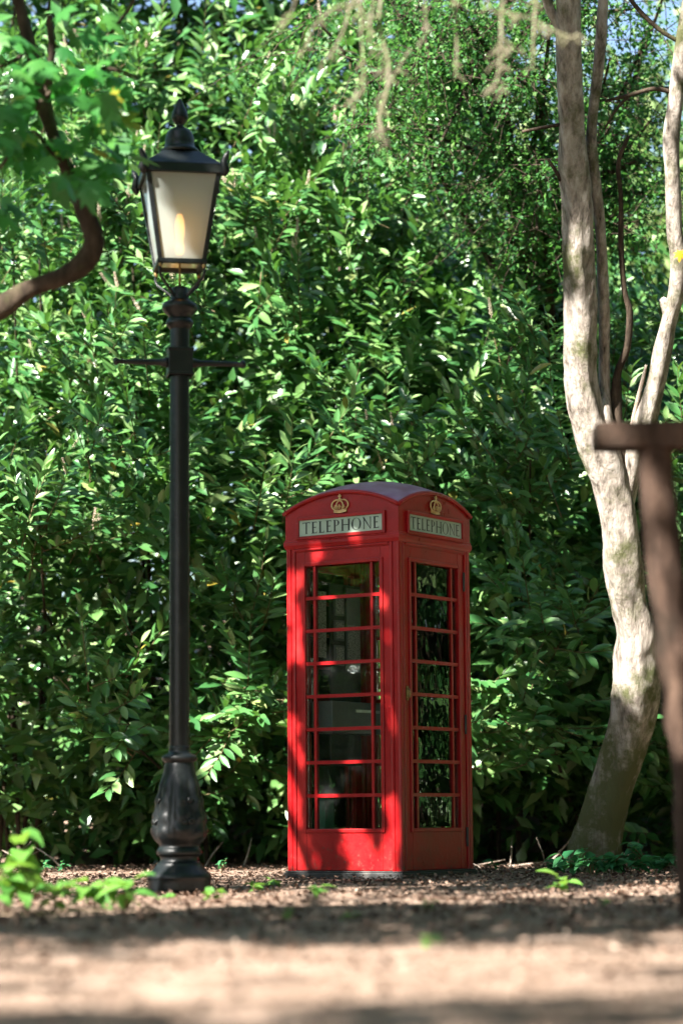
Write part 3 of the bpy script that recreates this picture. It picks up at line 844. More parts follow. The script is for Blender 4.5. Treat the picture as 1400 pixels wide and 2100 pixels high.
def crooked_tree():
    D = 16.6
    base = at(1226, 1768, D)
    t = empty('crooked_tree', (base.x, base.y, 0))
    tag(t, 'pale crooked tree with mossy twisted foot and several stems beside the telephone box', 'tree')
    dd = lambda y: D - 1.6 * max(0, (1760 - y)) / 1760
    def rows(l): return [(x, y, w, dd(y) + (e[0] if e else 0)) for x, y, w, *e in l]
    main = [(1212, 1800, 68), (1216, 1755, 56), (1228, 1700, 49), (1242, 1648, 44), (1268, 1567, 43), (1291, 1486, 43), (1303, 1405, 47), (1301, 1352, 44), (1302, 1304, 38), (1289, 1243, 35),
            (1277, 1162, 40), (1269, 1081, 38), (1256, 1000, 39), (1240, 952, 42), (1222, 905, 42), (1206, 857, 36), (1192, 786, 32), (1191, 714, 33), (1190, 643, 32), (1187, 571, 31),
            (1185, 500, 32), (1180, 405, 31), (1174, 333, 30), (1170, 238, 28), (1166, 119, 29), (1166, 0, 28), (1164, -140, 26), (1168, -320, 22), (1180, -520, 17), (1185, -700, 9)]
    tube_obj('trunk', rows(main), M['trunk'], t, 36, 7, 2.0, .085, .14, 4)
    second = [(1262, 960, 22), (1247, 900, 20), (1238, 850, 16), (1238, 786, 12, .12), (1237, 643, 12, .12), (1231, 500, 11, .1), (1225, 429, 12, .1), (1212, 310, 12, .08), (1214, 238, 10, .08), (1223, 167, 12, .08), (1232, 71, 12, .08), (1236, 0, 11, .1), (1246, -150, 10, .1), (1262, -400, 7, .1)]
    tube_obj('stem', rows(second), M['trunk'], t, 16, 5, 5.0)
    third = [(1272, 960, 18), (1262, 870, 15, .05), (1262, 810, 12, .1), (1266, 762, 8, .1), (1284, 714, 8, .1), (1290, 643, 7, .1), (1279, 595, 6, .1), (1272, 500, 6, .1), (1272, 405, 5, .1), (1267, 333, 5, .1), (1288, 278, 4, .1)]
    tube_obj('stem', rows(third), M['branch'], t, 10, 5, 8.0)
    rightst = [(1270, 1090, 20), (1284, 1000, 22), (1302, 930, 24), (1323, 857, 24), (1343, 786, 20), (1359, 714, 19), (1371, 655, 17), (1386, 595, 17), (1388, 520, 17), (1382, 476, 17), (1377, 357, 16), (1375, 286, 17), (1383, 214, 16), (1397, 95, 15), (1412, 0, 14), (1440, -200, 12), (1480, -450, 8)]
    tube_obj('stem', rows(rightst), M['trunk'], t, 16, 5, 11.0)
    for l, m in (([(1290, 900, 5), (1302, 840, 5), (1314, 790, 4), (1324, 748, 3)], 'deadwood'), ([(1372, 655, 12), (1362, 622, 11), (1355, 612, 6)], 'trunk'),
                 ([(1150, 60, 12), (1135, 35, 11), (1118, -5, 10), (1090, -120, 8)], 'trunk'), ([(1150, 370, 5), (1135, 345, 4), (1122, 325, 3)], 'branch'),
                 ([(1380, 190, 5), (1340, 182, 5), (1290, 195, 4), (1240, 207, 3)], 'branch'), ([(1290, 195, 3), (1262, 225, 3), (1240, 262, 2)], 'branch'),
                 ([(1400, 90, 5), (1350, 60, 5), (1300, 10, 5), (1270, -40, 4)], 'branch'), ([(1150, 255, 4), (1110, 262, 4), (1070, 270, 3)], 'branch')):
        tube_obj('branch', rows(l), M[m], t, 8, 4, 3.0, 0, .1)
    # one yellow leaf caught on the thin stem
    p = at(1388, 528, dd(528) - .35)
    ym = template_mesh('leaf', MAPLE_T[1], M['yellow'])
    for q, d, l in ((p + Vector((.02, 0, .05)), (-.1, -.3, -1), .085), (p + Vector((.045, 0, .06)), (.5, -.2, -.7), .07)):
        X, A, Z = frames(np.array([d], float), np.array([[.2, -1, .3]]))
        leaf_objects(t, [ym], [0], np.array([q]), X, A, Z, [l], 'yellow_leaf')
    # leafy upper crown above the picture
    P, Dv = [], []
    for k in range(26):
        c = np.array([base.x + rng.uniform(-1.6, 2.4), base.y + rng.uniform(-1.0, 2.0), rng.uniform(6.6, 9.0)])
        n = 110
        P.append(c + rng.normal(0, .35, (n, 3)))
    P = np.concatenate(P); n = len(P)
    X, A, Z = frames(rng.normal(0, 1, (n, 3)) * [1, 1, .5] - [0, 0, .3], np.array([0, 0, 1.0]) + rng.normal(0, .5, (n, 3)))
    me = leaves_mesh('crown', SIMPLE_T, np.zeros(n, int), P, X, A, Z, rng.uniform(.06, .10, n))
    tag(link('crown', me, M['fine'], t, -t.location), kind='stuff')
crooked_tree()

def front(x, z):
    """how far away the face of the thicket stands at height z"""
    zz_ = [0, .5, 1.0, 1.6, 2.3, 3.2, 4.5, 6.0, 8.0]
    yy_ = [18.9, 18.3, 17.8, 17.4, 17.4, 17.7, 18.5, 19.7, 21.4]
    return np.interp(z, zz_, yy_) + .45 * nz(x * .9, z * .8, 5.5) + .2 * nz(x * 2.1, z * 2.1, 1.5)

HOLLOWS = ((.42, 4.05, .50), (.72, 3.75, .36), (.62, 3.0, .20), (-1.05, 2.05, .22), (-1.55, 4.35, .18), (1.3, 2.4, .3), (-.25, 3.2, .15), (-2.3, 5.4, .2), (.1, 5.4, .2), (-.75, 5.9, .18), (-2.2, 2.9, .2))

# maple: its unseen crown is shaped to cast the wanted shade and sun gaps
def maple():
    D = 11.0
    tx, ty = -3.9, 9.2
    t = empty('maple_tree', (tx, ty, 0))
    tag(t, 'maple with a bent brown bough and lobed green leaves above the lamp post', 'tree')
    b = MB()
    tr = catmull([(tx, ty, -.1, .26), (tx + .05, ty, .8, .21), (tx - .1, ty + .05, 2.2, .19), (tx - .3, ty + .1, 4, .17), (tx - .5, ty + .1, 6, .14), (tx - .8, ty, 8, .09), (tx - 1.0, ty, 9.6, .04)], 6)
    b.tube([tuple(v[:3]) for v in tr], [float(v[3]) for v in tr], 20, fn=trunk_fn(4, .06, .08))
    b.build('trunk', M['branch'], t, smooth=True, loc=-t.location)
    st = at(0, 632, D)
    rows = [(-1200, 1010, 52, 9.6), (-800, 900, 46, 10.2), (-400, 770, 40, 10.7), (-120, 690, 32, D), (0, 632, 29, D), (62, 592, 25, D), (120, 572, 25, D), (168, 545, 31, D), (193, 500, 27, D), (183, 455, 26, D), (160, 400, 21, D), (135, 340, 19, D), (117, 300, 17, D), (98, 240, 19, D), (88, 190, 19, D), (66, 110, 17, D), (45, 30, 16, D), (28, -60, 15, D), (0, -250, 12, D), (-60, -500, 7, D)]
    rows = [(x, y, w * .82, d) for x, y, w, d in rows]
    tube_obj('bough', rows, M['branch'], t, 18, 6, 6.0, .04, .16)
    for l in ([(96, 205, 10, D), (107, 110, 8, D - .05), (104, 60, 8, D - .05), (102, 30, 7, D - .06)], [(115, 295, 6, D), (90, 250, 5, D), (60, 190, 5, D), (40, 235, 4, D), (0, 235, 4, D), (-60, 245, 4, D)],
              [(150, 375, 3, D - .1), (100, 305, 4, D - .2), (60, 270, 4, D - .2), (0, 345, 4, D - .2)], [(215, 82, 4, D - .2), (245, 45, 4, D - .2), (278, -10, 4, D - .2), (300, -120, 5, D - .2)],
              [(92, 200, 6, D), (150, 160, 5, D - .2), (220, 140, 4, D - .3), (285, 160, 3, D - .3)], [(60, 100, 6, D), (20, 130, 4, D - .2), (-60, 150, 4, D - .2)]):
        tube_obj('branch', l, M['branch'], t, 8, 4, 9.0, 0, .1)
    # leaves seen in the picture
    cl = [(225, 150, 80, 45), (140, 170, 90, 45), (60, 130, 70, 45), (30, 215, 60, 50), (215, 215, 50, 40), (230, 325, 35, 40), (190, 300, 45, 45), (100, 300, 45, 35), (30, 300, 50, 40), (120, 360, 40, 25), (0, 400, 25, 50), (20, 60, 40, 40), (190, 60, 60, 40), (150, 370, 35, 20)]
    P, Dv, L = [], [], []
    for cx, cy, sx, sy in cl:
        for _ in range(13 if sx > 42 else 7):
            d = D - .25 + rng.normal(0, .28)
            P.append(at(cx + rng.normal(0, sx * .5), cy + rng.normal(0, sy * .5), d)); L.append(rng.uniform(.11, .18))
            Dv.append((rng.normal(.25, .6), rng.normal(-.25, .5), rng.normal(-.45, .25)))
    P = np.array(P); n = len(P); L = np.array(L)
    X, A, Z = frames(np.array(Dv), np.array([-.2, -.3, 1.0]) + rng.normal(0, .35, (n, 3)))
    mm = [template_mesh('leaf', q, M['maple']) for q in MAPLE_T]
    leaf_objects(t, mm, rng.integers(0, 3, n), P, X, A, Z, L)
    # unseen rest of the crown, leaves placed to shade box, lamp post and path
    kx, ky = kiosk.location.x, kiosk.location.y
    lx, ly = lamp.location.x, lamp.location.y
    al = kiosk.rotation_euler.z
    def face(u, z):   # point on the box's path-side face
        q = Matrix.Rotation(al, 3, 'Z') @ Vector((u * .977, -.42, 0)); return (kx + q.x, ky + q.y, z)
    T = []
    def reg(n, x0, x1, y0, y1, z0, z1, dens=1.0):
        T.append(np.stack([rng.uniform(x0, x1, n), rng.uniform(y0, y1, n), rng.uniform(z0, z1, n)], 1))
    reg(3000, kx - .75, kx + .75, ky - .75, ky + .75, 0, 2.6)                 # box
    reg(1300, lx - .3, lx + .3, ly - .25, ly + .25, 0.3, 4.4)                 # lamp
    reg(3800, -1.9, 1.9, 7.7, 10.3, 0, .1)                                         # path
    reg(2200, -.2, 2.6, 10.2, 15, 0, .1)
    reg(600, -2.5, -.2, 12.6, 16, 0, .1)
    reg(700, -1.3, 1.3, 3.4, 4.8, 0, .1); reg(1700, -1.6, 1.6, 4.8, 7.9, 0, .1)
    tp = []
    for yy in list(range(-100, 740, 10)) * 7 + list(range(1370, 1780, 10)) * 9:
        cx = np.interp(yy, [-100, 0, 240, 500, 714, 1370, 1405, 1486, 1567, 1648, 1760], [1180, 1185, 1190, 1200, 1210, 1300, 1303, 1291, 1268, 1242, 1216])
        tp.append(np.array(at(cx + rng.normal(0, 34), yy, 16.6 - 1.6 * (1760 - yy) / 1760)))
    T.append(np.array(tp))
    for yy in list(range(-100, 640, 10)) * 4: tp.append(np.array(at(1380 + rng.normal(0, 20), yy, 15.8)))
    T.append(np.array(tp[-300:]))
    pass    # tree foot and upper stem
    reg(1500, -3, 3, 17.6, 21, 0, 1.5)                                        # foot of the thicket
    reg(700, 1.0, 2.6, 17.2, 18.6, 1.2, 3.4)
    reg(60, -3, 2.5, 17.2, 18.8, 2.5, 6.5)
    reg(1700, -1.8, -.7, 10.4, 11.3, 2.3, 4.6); reg(700, .8, 1.6, 8.6, 9.0, 0, 1.9)
    for hx, hz, hr in HOLLOWS:
        m = int(2200 * hr * hr * 3.2); a_ = rng.uniform(0, 6.28, m); r_ = hr * np.sqrt(rng.uniform(0, 1, m))
        T.append(np.stack([hx + r_ * np.cos(a_), np.full(m, front(hx, hz) + .5), hz + r_ * np.sin(a_)], 1))
    reg(1500, -3, .2, 17.2, 18.1, .2, 1.35); reg(2000, 1.0, 2.7, 17.1, 18.0, .2, 2.9)
    T = np.concatenate(T)
    n = len(T)
    tt = rng.uniform(6.3, 10.0, n)
    Q = T + S[None, :] * tt[:, None]
    # each leaf lies towards the sun from a point picked for shade
    # gaps cut in the crown where sun patches are wanted
    gaps = [(face(-.40, 1.80), .05), (face(-.385, 1.62), .055), (face(-.37, 1.40), .05), (face(-.34, 1.86), .03), (face(-.40, .95), .06), (face(-.38, .75), .085), (face(-.37, .55), .085), (face(-.40, .35), .06), (face(-.36, .15), .05),
            (face(.40, 1.10), .06), (face(.385, .95), .065), (face(.33, 1.25), .045), (face(.40, .45), .045), (face(.37, .25), .05), (face(.10, .20), .08), (face(.18, .12), .05), (face(.34, .08), .05), (face(.36, 1.98), .035), (face(.28, 1.72), .03),
            (face(-.1, 1.72), .04), (face(-.12, 1.33), .04), (face(.05, .70), .04), (face(-.15, .51), .05), (face(-.25, .10), .03), (face(-.2, 2.0), .03), (face(.1, 2.10), .03), (face(.42, 1.55), .03), (face(-.05, 2.15), .02),
            ((lx - .12, ly - .1, 3.55), .06), ((lx - .05, ly, .3), .05)]
    gaps = [(g, r * .42) for g, r in gaps[:-2]] + gaps[-2:]
    for yy in (780, 820, 860, 900, 950, 1000, 1050, 1100, 1150, 1200, 1250, 1300, 1335):
        cx = np.interp(yy, [780, 857, 905, 952, 1000, 1081, 1162, 1243, 1304, 1350], [1185, 1195, 1210, 1230, 1250, 1262, 1268, 1280, 1295, 1300])
        gaps.append((tuple(at(cx, yy, 16.6 - 1.6 * (1760 - yy) / 1760)), .25))
    for (gx, gy, r) in ((1165, 420, .09), (1165, 290, .11), (1180, 540, .13), (1175, 480, .10), (1380, 160, .12), (1375, 290, .10), (1350, 740, .14), (1372, 700, .10), (1228, 430, .08), (1290, 1440, .10), (1245, 1690, .07)):
        gaps.append((tuple(at(gx, gy, 15.8)), r))
    for gx in np.arange(-.42, .70, .14):
        for gy in np.arange(5.15, 7.0, .3): gaps.append(((gx * gy / 5.8 + rng.normal(0, .05), gy + .25 * gx + rng.normal(0, .10), 0), rng.uniform(.06, .17)))
    for k in range(26): gaps.append(((rng.uniform(-1.3, 1.2), rng.uniform(4.0, 7.9), 0), rng.uniform(.03, .13)))
    for k in range(14): gaps.append(((rng.uniform(-1.6, -.5), rng.uniform(4.0, 6.8), 0), rng.uniform(.08, .2)))
    for gx in np.arange(-2.0, -.1, .3):
        for gy in (10.7, 11.2, 11.7, 12.2): gaps.append(((gx + rng.normal(0, .1), gy + rng.normal(0, .12), 0), rng.uniform(.08, .24)))
    for (wx, wy, wd) in ((15, 1790, 9.8), (60, 1770, 10), (110, 1800, 9.9), (195, 1795, 10.2), (260, 1800, 10.1), (1150, 1780, 11.6), (650, 1815, 11.4), (440, 1818, 11.2)): gaps.append((tuple(at(wx, wy, wd)), .16))
    for (wx, wy, wd, r_) in ((225, 140, 10.8, .10), (100, 180, 10.8, .12), (50, 110, 10.8, .10), (245, 330, 10.8, .08), (180, 60, 10.8, .1), (1150, 1778, 15.6, .09), (1215, 1770, 15.4, .07), (1260, 1776, 15.4, .10), (1325, 1765, 15.6, .10)): gaps.append((tuple(at(wx, wy, wd)), r_))
    for (wx, wy, r_) in ((1335, 1010, .03), (1345, 1180, .04), (1365, 1330, .04), (1385, 1500, .03), (1250, 890, .015)): gaps.append((tuple(at(wx, wy, 8.75)), r_))
    for k in range(16): gaps.append(((rng.uniform(-.2, 2.6), rng.uniform(10.5, 14.2), 0), rng.uniform(.08, .2)))
    for (gx, gy, r) in ((510, 1520, .35), (450, 1500, .25), (560, 1540, .25), (300, 1250, .3), (150, 1200, .3), (1060, 1490, .14), (1010, 1360, .16), (1090, 1380, .12)):
        gaps.append((tuple(at(gx, gy, 17.6)), r))
    keep = np.ones(n, bool)
    for g, r in gaps:
        d = np.array(g)[None, :] - Q
        perp = d - (d @ S)[:, None] * S[None, :]
        keep &= np.linalg.norm(perp, axis=1) > r + .075
    px, py, dp = project(Q)
    keep &= ~((px > -250) & (px < 1650) & (py > -250) & (dp > 0))
    Q = Q[keep]; n = len(Q)
    X, A, Z = frames(rng.normal(0, .7, (n, 3)) - [0, 0, .4], np.array([-.3, -.2, 1.0]) + rng.normal(0, .35, (n, 3)))
    me = leaves_mesh('crown', MAPLE_T, rng.integers(0, 3, n), Q - A * .07, X, A, Z, rng.uniform(.11, .18, n))
    tag(link('crown', me, M['maple'], t, -t.location), kind='stuff')
    # limbs that carry it
    for k in range(9):
        q = Q[rng.integers(0, n)]
        i = int(len(tr) * rng.uniform(.45, .9)); p0 = np.array(tr[i][:3])
        mid = (p0 + q) / 2 + rng.normal(0, .2, 3) + [0, 0, .3]
        px2, py2, dp2 = project(np.array([q, mid]))
        bb = MB(); c = catmull([(*p0, .06), (*mid, .04), (*q, .015)], 6)
        bb.tube([tuple(v[:3]) for v in c], [float(v[3]) for v in c], 8); bb.build('limb', M['branch'], t, smooth=True, loc=-t.location)
maple()

def overhanging():
    D = 8.8
    t = empty('overhanging_tree', (3.1, 8.6, 0))
    tag(t, 'lichened bare twigs hanging down from an overhead limb in front of the thicket', 'tree')
    b = MB()
    tr = catmull([(3.1, 8.6, -.1, .2), (3.15, 8.6, 1.5, .16), (3.0, 8.65, 3.2, .13), (3.1, 8.6, 5, .10), (3.2, 8.4, 8.6, .05)], 6)
    b.tube([tuple(v[:3]) for v in tr], [float(v[3]) for v in tr], 16, fn=trunk_fn(12)); b.build('trunk', M['branch'], t, smooth=True, loc=-t.location)
    p0 = (3.0, 8.65, 3.3, .09)
    l = catmull([p0, (2.0, 8.8, 3.75, .06), (.9, 8.8, 3.8, .05), (.2, 8.8, 3.7, .035), (-.5, 8.8, 3.62, .02)], 6)
    b = MB(); b.tube([tuple(v[:3]) for v in l], [float(v[3]) for v in l], 10, fn=trunk_fn(13)); b.build('limb', M['lichen'], t, smooth=True, loc=-t.location)
    L = [[(800, -180, 6), (770, -20, 5), (690, 15, 5), (640, 60, 4), (625, 100, 3)], [(760, -160, 5), (723, 0, 5), (695, 83, 5), (653, 144, 3)], [(820, -190, 6), (778, 20, 6), (788, 93, 7), (797, 130, 7), (792, 195, 7), (778, 241, 8), (785, 278, 5), (792, 309, 3)],
         [(1060, -200, 6), (1031, 0, 6), (1027, 93, 6), (1020, 158, 5), (1012, 181, 5), (1036, 183, 5)], [(1120, -200, 5), (1099, 0, 5), (1092, 93, 4), (1092, 139, 3)], [(990, -150, 4), (1000, 10, 4), (1038, 25, 4), (1085, 38, 4), (1130, 60, 4), (1172, 77, 5), (1184, 68, 4)],
         [(720, -190, 4), (746, 153, 4), (732, 195, 6), (713, 216, 4)], [(930, -190, 4), (936, 93, 4), (934, 160, 4)], [(1027, 95, 4), (1045, 100, 4), (1066, 101, 4)], [(1024, 135, 4), (1040, 137, 4)], [(790, -100, 4), (760, 40, 4), (758, 100, 3)], [(860, -150, 3), (872, 30, 4), (868, 90, 2)],
         [(792, 195, 4), (810, 150, 3), (842, 100, 3)], [(650, -160, 4), (600, 20, 3), (580, 60, 2)]]
    for k, l in enumerate(L):
        rows = [(x, y, w * .6, D + .12 * ((k * 7) % 5 - 2)) for x, y, w in l]
        for j in range(3 * (len(l) - 1)):
            a_, b_ = rows[j // 3], rows[j // 3 + 1]; u = rng.uniform(0, 1)
            bx, by = a_[0] * (1 - u) + b_[0] * u, a_[1] * (1 - u) + b_[1] * u
            if by < -60: continue
            e_ = rng.uniform(12, 38); g_ = rng.choice([-1, 1]) * rng.uniform(.3, 1)
            tube_obj('twig', [(bx, by, 2.6, a_[3]), (bx + g_ * e_ * .6, by + e_ * .25, 2.4, a_[3]), (bx + g_ * e_, by + e_ * .7, 2.0, a_[3])], M['lichen'], t, 5, 3, k + j, 0, .3)
        tube_obj('twig', rows, M['lichen'], t, 7, 4, k * 1.7, 0, .28)
    # unseen upper crown, spread over the clearing to cut the skylight
    n = 15000
    P = np.stack([rng.uniform(-.8, 6.5, n), rng.uniform(-1, 12.5, n), 8.6 + rng.normal(0, .7, n)], 1)
    P[:, 2] += .8 * np.array([nz(a * .5, b * .5, 2.0) for a, b in P[:, :2]])
    px, py, dp = project(P); ok = ~((px > -100) & (px < 1500) & (py > -150)); P = P[ok]; n = len(P)
    X, A, Z = frames(rng.normal(0, 1, (n, 3)), np.array([0, 0, 1.0]) + rng.normal(0, .5, (n, 3)))
    tag(link('crown', leaves_mesh('crown', SIMPLE_T, np.zeros(n, int), P, X, A, Z, rng.uniform(.18, .30, n)), M['fine'], t, -t.location), kind='stuff')
overhanging()

def trestle():
    D = 8.8
    p = at(1432, 1885, D)
    t = empty('rustic_trestle', (p.x, p.y, 0))
    tag(t, 'rustic brown timber trestle with a flat beam on a crooked post', 'trestle')
    a = at(1216, 896, D); h = .05
    b = MB(); n = 26
    for i in range(n):
        pass
    xs = np.linspace(a.x, a.x + 1.25, n)
    V = []
    for i, x in enumerate(xs):
        j = lambda q: .004 * nz(x * 6, q, 2.2)
        zc = a.z + .012 * (x - a.x)
        hh = h * (0.9 if i == 0 else 1)
        V += [(x, D - .07 + j(1), zc - hh + j(2)), (x, D + .07 + j(3), zc - hh + j(4)), (x, D + .07 + j(5), zc + hh * .86 + j(6)), (x, D - .07 + j(7), zc + hh * .86 + j(8))]
    fs = [(i * 4 + k, i * 4 + (k + 1) % 4, (i + 1) * 4 + (k + 1) % 4, (i + 1) * 4 + k) for i in range(n - 1) for k in range(4)] + [(3, 2, 1, 0), tuple(range(4 * n - 4, 4 * n))]
    b.add(V, fs); b.build('beam', M['timber'], t, bevel=.006, loc=-t.location)
    rows = [(1344, 912, 35, D), (1345, 976, 35, D), (1352, 1100, 37, D), (1363, 1202, 39, D), (1380, 1310, 40, D), (1396, 1405, 41, D), (1401, 1440, 46, D), (1404, 1480, 47, D), (1412, 1530, 42, D), (1420, 1648, 42, D), (1426, 1769, 43, D), (1434, 1900, 46, D)]
    tube_obj('post', rows, M['timber'], t, 20, 7, 21.0, .05, .17)
    b = MB(); q = catmull([(a.x + 1.1, D, a.z - h, .06), (a.x + 1.12, D + .02, .9, .065), (a.x + 1.2, D, -.05, .07)], 8)
    b.tube([tuple(v[:3]) for v in q], [float(v[3]) for v in q], 14, fn=trunk_fn(30)); b.build('post', M['timber'], t, smooth=True, loc=-t.location)
trestle()

# ------------------------------------------------------------------ laurel thicket
def spike_mesh():
    b = MB()
    b.tube([(0, 0, 0), (0, 0, .14)], [.0025, .0012], 4)
    for i in range(34):
        u = i / 33; z = .022 + .115 * u; a = i * 2.4; r = .0105 * (1 - .35 * u); s = .0052 * (1.1 - .4 * u)
        c = Vector((r * math.cos(a), r * math.sin(a), z))
        b.add([c + Vector(q) * s for q in ((1, 0, 0), (-1, 0, 0), (0, 1, 0), (0, -1, 0), (0, 0, 1), (0, 0, -1))], [(0, 2, 4), (2, 1, 4), (1, 3, 4), (3, 0, 4), (2, 0, 5), (1, 2, 5), (3, 1, 5), (0, 3, 5)])
    me = b.mesh('flower_spike'); me.materials.append(M['flower']); return me
SPIKE = spike_mesh()
LAUREL_ME = [template_mesh('leaf', q, M['laurel']) for q in LAUREL_T]

def laurel(xc, half, H, label, dens=1.0):
    yb = 20.0
    t = empty('laurel_bush', (xc, yb, 0))
    tag(t, label, 'bush', 'laurel bushes of the thicket')
    P, Dv, U, L = [], [], [], []
    stems = []; twigs = []; spikes = []
    # clumps on three depths
    clumps = []
    for layer, (cnt, back) in enumerate(((1.85, 0.0), (1.75, .5), (1.5, 1.1))):
        m = int(cnt * dens * 2 * half * H)
        for _ in range(m):
            z = .5 + (H - .5) * rng.uniform(0, 1)
            x = xc + rng.uniform(-half, half) * 1.12
            if z < .9 and rng.uniform() < .4: continue
            hollow = any((x - hx) ** 2 + (z - hz) ** 2 < hr * hr for hx, hz, hr in HOLLOWS)
            if (hollow and (layer < 2 or rng.uniform() < .5)) or (layer < 2 and nz(x * 1.5, z * 1.5, 9.3) < -.17): continue
            y = front(x, z) + back + rng.normal(0, .26)
            clumps.append((x, y, z, layer))
    for (x, y, z, layer) in clumps:
        c = np.array([x, y, z])
        ns = rng.integers(7, 12) if layer == 0 else rng.integers(7, 10)
        lean = np.array([rng.normal(0, .35), -.75, .55 if z > 1.4 else -.05])
        for s in range(ns):
            d = lean + rng.normal(0, .5, 3) * [1, .7, .75]
            d /= np.linalg.norm(d)
            o = c + rng.normal(0, .13, 3)
            ln = rng.uniform(.38, .80)
            up = d * .75 + np.array([0, 0, .45]); up /= np.linalg.norm(up)
            nl = int(ln / .036)
            ph = rng.uniform(0, 6.28)
            ref = np.cross(d, [0, 0, 1.0]); ref /= max(np.linalg.norm(ref), 1e-4)
            bi = np.cross(ref, d)
            tip = None
            for i in range(nl):
                u = (i + .6) / nl
                pos = o + d * ln * u * .75 + up * ln * u * u * .25
                a = ph * .25 + (math.pi * (i % 2)) + rng.normal(0, .40)
                side = ref * math.cos(a) + bi * math.sin(a) * .55
                dirn = side * (1.05 - .5 * u) + (d * .6 + up * .4) * (.25 + .75 * u) + np.array([0, 0, -.08])
                P.append(pos); Dv.append(dirn)
                U.append(np.array([-.22, -.50, .85]) + .2 * (d + up) + rng.normal(0, .25, 3))
                L.append(rng.uniform(.12, .19) * (1.0 - .25 * (u > .85)))
            end = o + d * ln * .75 + up * ln * .25
            if layer < 2: twigs.append(([o - d * .1, o + d * ln * .4 + up * ln * .04, end], [.0055, .0042, .002]))
            if layer == 0 and z > 1.9 and rng.uniform() < (.30 if x < .9 else .10):
                for _ in range(rng.integers(1, 3)):
                    spikes.append((o + d * ln * rng.uniform(.55, .9) + up * ln * .2, np.array([0, -.15, 1.0]) + .3 * d + rng.normal(0, .25, 3), rng.uniform(.8, 1.25)))
        if layer < 2 and rng.uniform() < .4:
            p0 = np.array([xc + rng.normal(0, half * .45), yb + rng.uniform(-.5, .6), 0])
            m1 = np.array([p0[0] * .6 + x * .4, yb - .05 + rng.normal(0, .2), z * .55])
            stems.append((catmull([(*p0, .022), (*m1, .016), (*c, .007)], 4)))
    P = np.array(P); Dv = np.array(Dv); U = np.array(U); L = np.array(L)
    n = len(P)
    X, A, Z = frames(Dv, U)
    which = rng.integers(0, 4, n)
    facing = np.abs(Z @ VIEW)
    top = showing(P + A * L[:, None] * .5, L, facing, 290)
    leaf_objects(t, LAUREL_ME, which[top], P[top], X[top], A[top], Z[top], L[top])
    rest = np.ones(n, bool); rest[top] = False
    tag(link('foliage', leaves_mesh('foliage', LAUREL_T, which[rest], P[rest], X[rest], A[rest], Z[rest], L[rest]), M['laurel'], t, -t.location), kind='stuff')
    # inner leaves
    m = int(3600 * 2 * half * H / 6)
    z = np.where(rng.uniform(0, 1, m) < .12, rng.uniform(.06, .9, m), rng.uniform(.45, H - .2, m)); x = xc + rng.uniform(-half * 1.1, half * 1.1, m)
    y = np.array([front(a, b) for a, b in zip(x, z)]) + rng.uniform(1.0, 2.6, m)
    Q = np.stack([x, y, z], 1)
    X, A, Z = frames(rng.normal(0, 1, (m, 3)) * [1, .6, .6] + [0, -.3, -.1], np.array([0, -.4, .9]) + rng.normal(0, .35, (m, 3)))
    tag(link('inner_foliage', leaves_mesh('inner_foliage', SIMPLE_T, np.zeros(m, int), Q, X, A, Z, rng.uniform(.16, .26, m)), M['laurel'], t, -t.location), kind='stuff')
    b = MB()
    for c in stems: b.tube([tuple(v[:3]) for v in c], [float(v[3]) for v in c], 5, cap=False)
    tag(b.build('branches', M['branch'], t, smooth=True, loc=-t.location), kind='stuff')
    tag(link('twigs', twigs_mesh('twigs', twigs), M['twig'], t, -t.location), kind='stuff')
    for p, d, s in spikes:
        o = bpy.data.objects.new('flower_spike', SPIKE); COL.objects.link(o); o.parent = t
        q = Vector(d).to_track_quat('Z', 'Y'); o.rotation_mode = 'QUATERNION'; o.rotation_quaternion = q
        o.location = Vector(p) - t.location; o.scale = (s, s, s)
    return n

cnt = 0
for xc, half, H, lb in ((-2.55, .72, 8.4, 'tall glossy laurel bush at the maple bough side of the lamp post'),
                        (-1.20, .72, 8.4, 'tall flowering laurel bush straight behind the lamp post'),
                        (0.10, .72, 7.6, 'laurel bush with pale flower spikes behind the domed telephone box roof'),
                        (1.35, .70, 5.0, 'shaded dark laurel bush between the telephone box and the crooked tree'),
                        (2.65, .75, 4.7, 'laurel bush behind the stems of the crooked tree')):
    cnt += laurel(xc, half, H, lb)
print('laurel leaves', cnt)

def back_shrub(xc, half, H, label):
    t = empty('evergreen_shrub', (xc, 22.4, gz(xc, 22.4))); tag(t, label, 'shrub', 'evergreen shrubs behind the laurel')
    z0 = t.location.z
    for k in range(5):
        x0 = xc + rng.uniform(-half, half) * .6
        c = catmull([(x0, 22.4, z0 - .1, .05), (x0 + rng.normal(0, .2), 22.3, H * .4, .04), (x0 + rng.normal(0, .4), 22.2, H * .85, .015)], 5)
        b = MB(); b.tube([tuple(v[:3]) for v in c], [float(v[3]) for v in c], 7); b.build('stem', M['branch'], t, smooth=True, loc=-t.location)
    m = int(3400 * half * H / 6)
    P = np.stack([xc + rng.uniform(-half, half, m) * 1.2, rng.uniform(20.9, 23.6, m), rng.uniform(.15, H, m)], 1)
    P[:, 2] += np.array([gz(a, b) for a, b in P[:, :2]]) * (1 - P[:, 2] / H)
    X, A, Z = frames(rng.normal(0, 1, (m, 3)) * [1, .6, .7], np.array([0, -.5, .8]) + rng.normal(0, .35, (m, 3)))
    tag(link('foliage', leaves_mesh('foliage', SIMPLE_T, np.zeros(m, int), P, X, A, Z, rng.uniform(.2, .34, m)), M['laurel'], t, -t.location), kind='stuff')
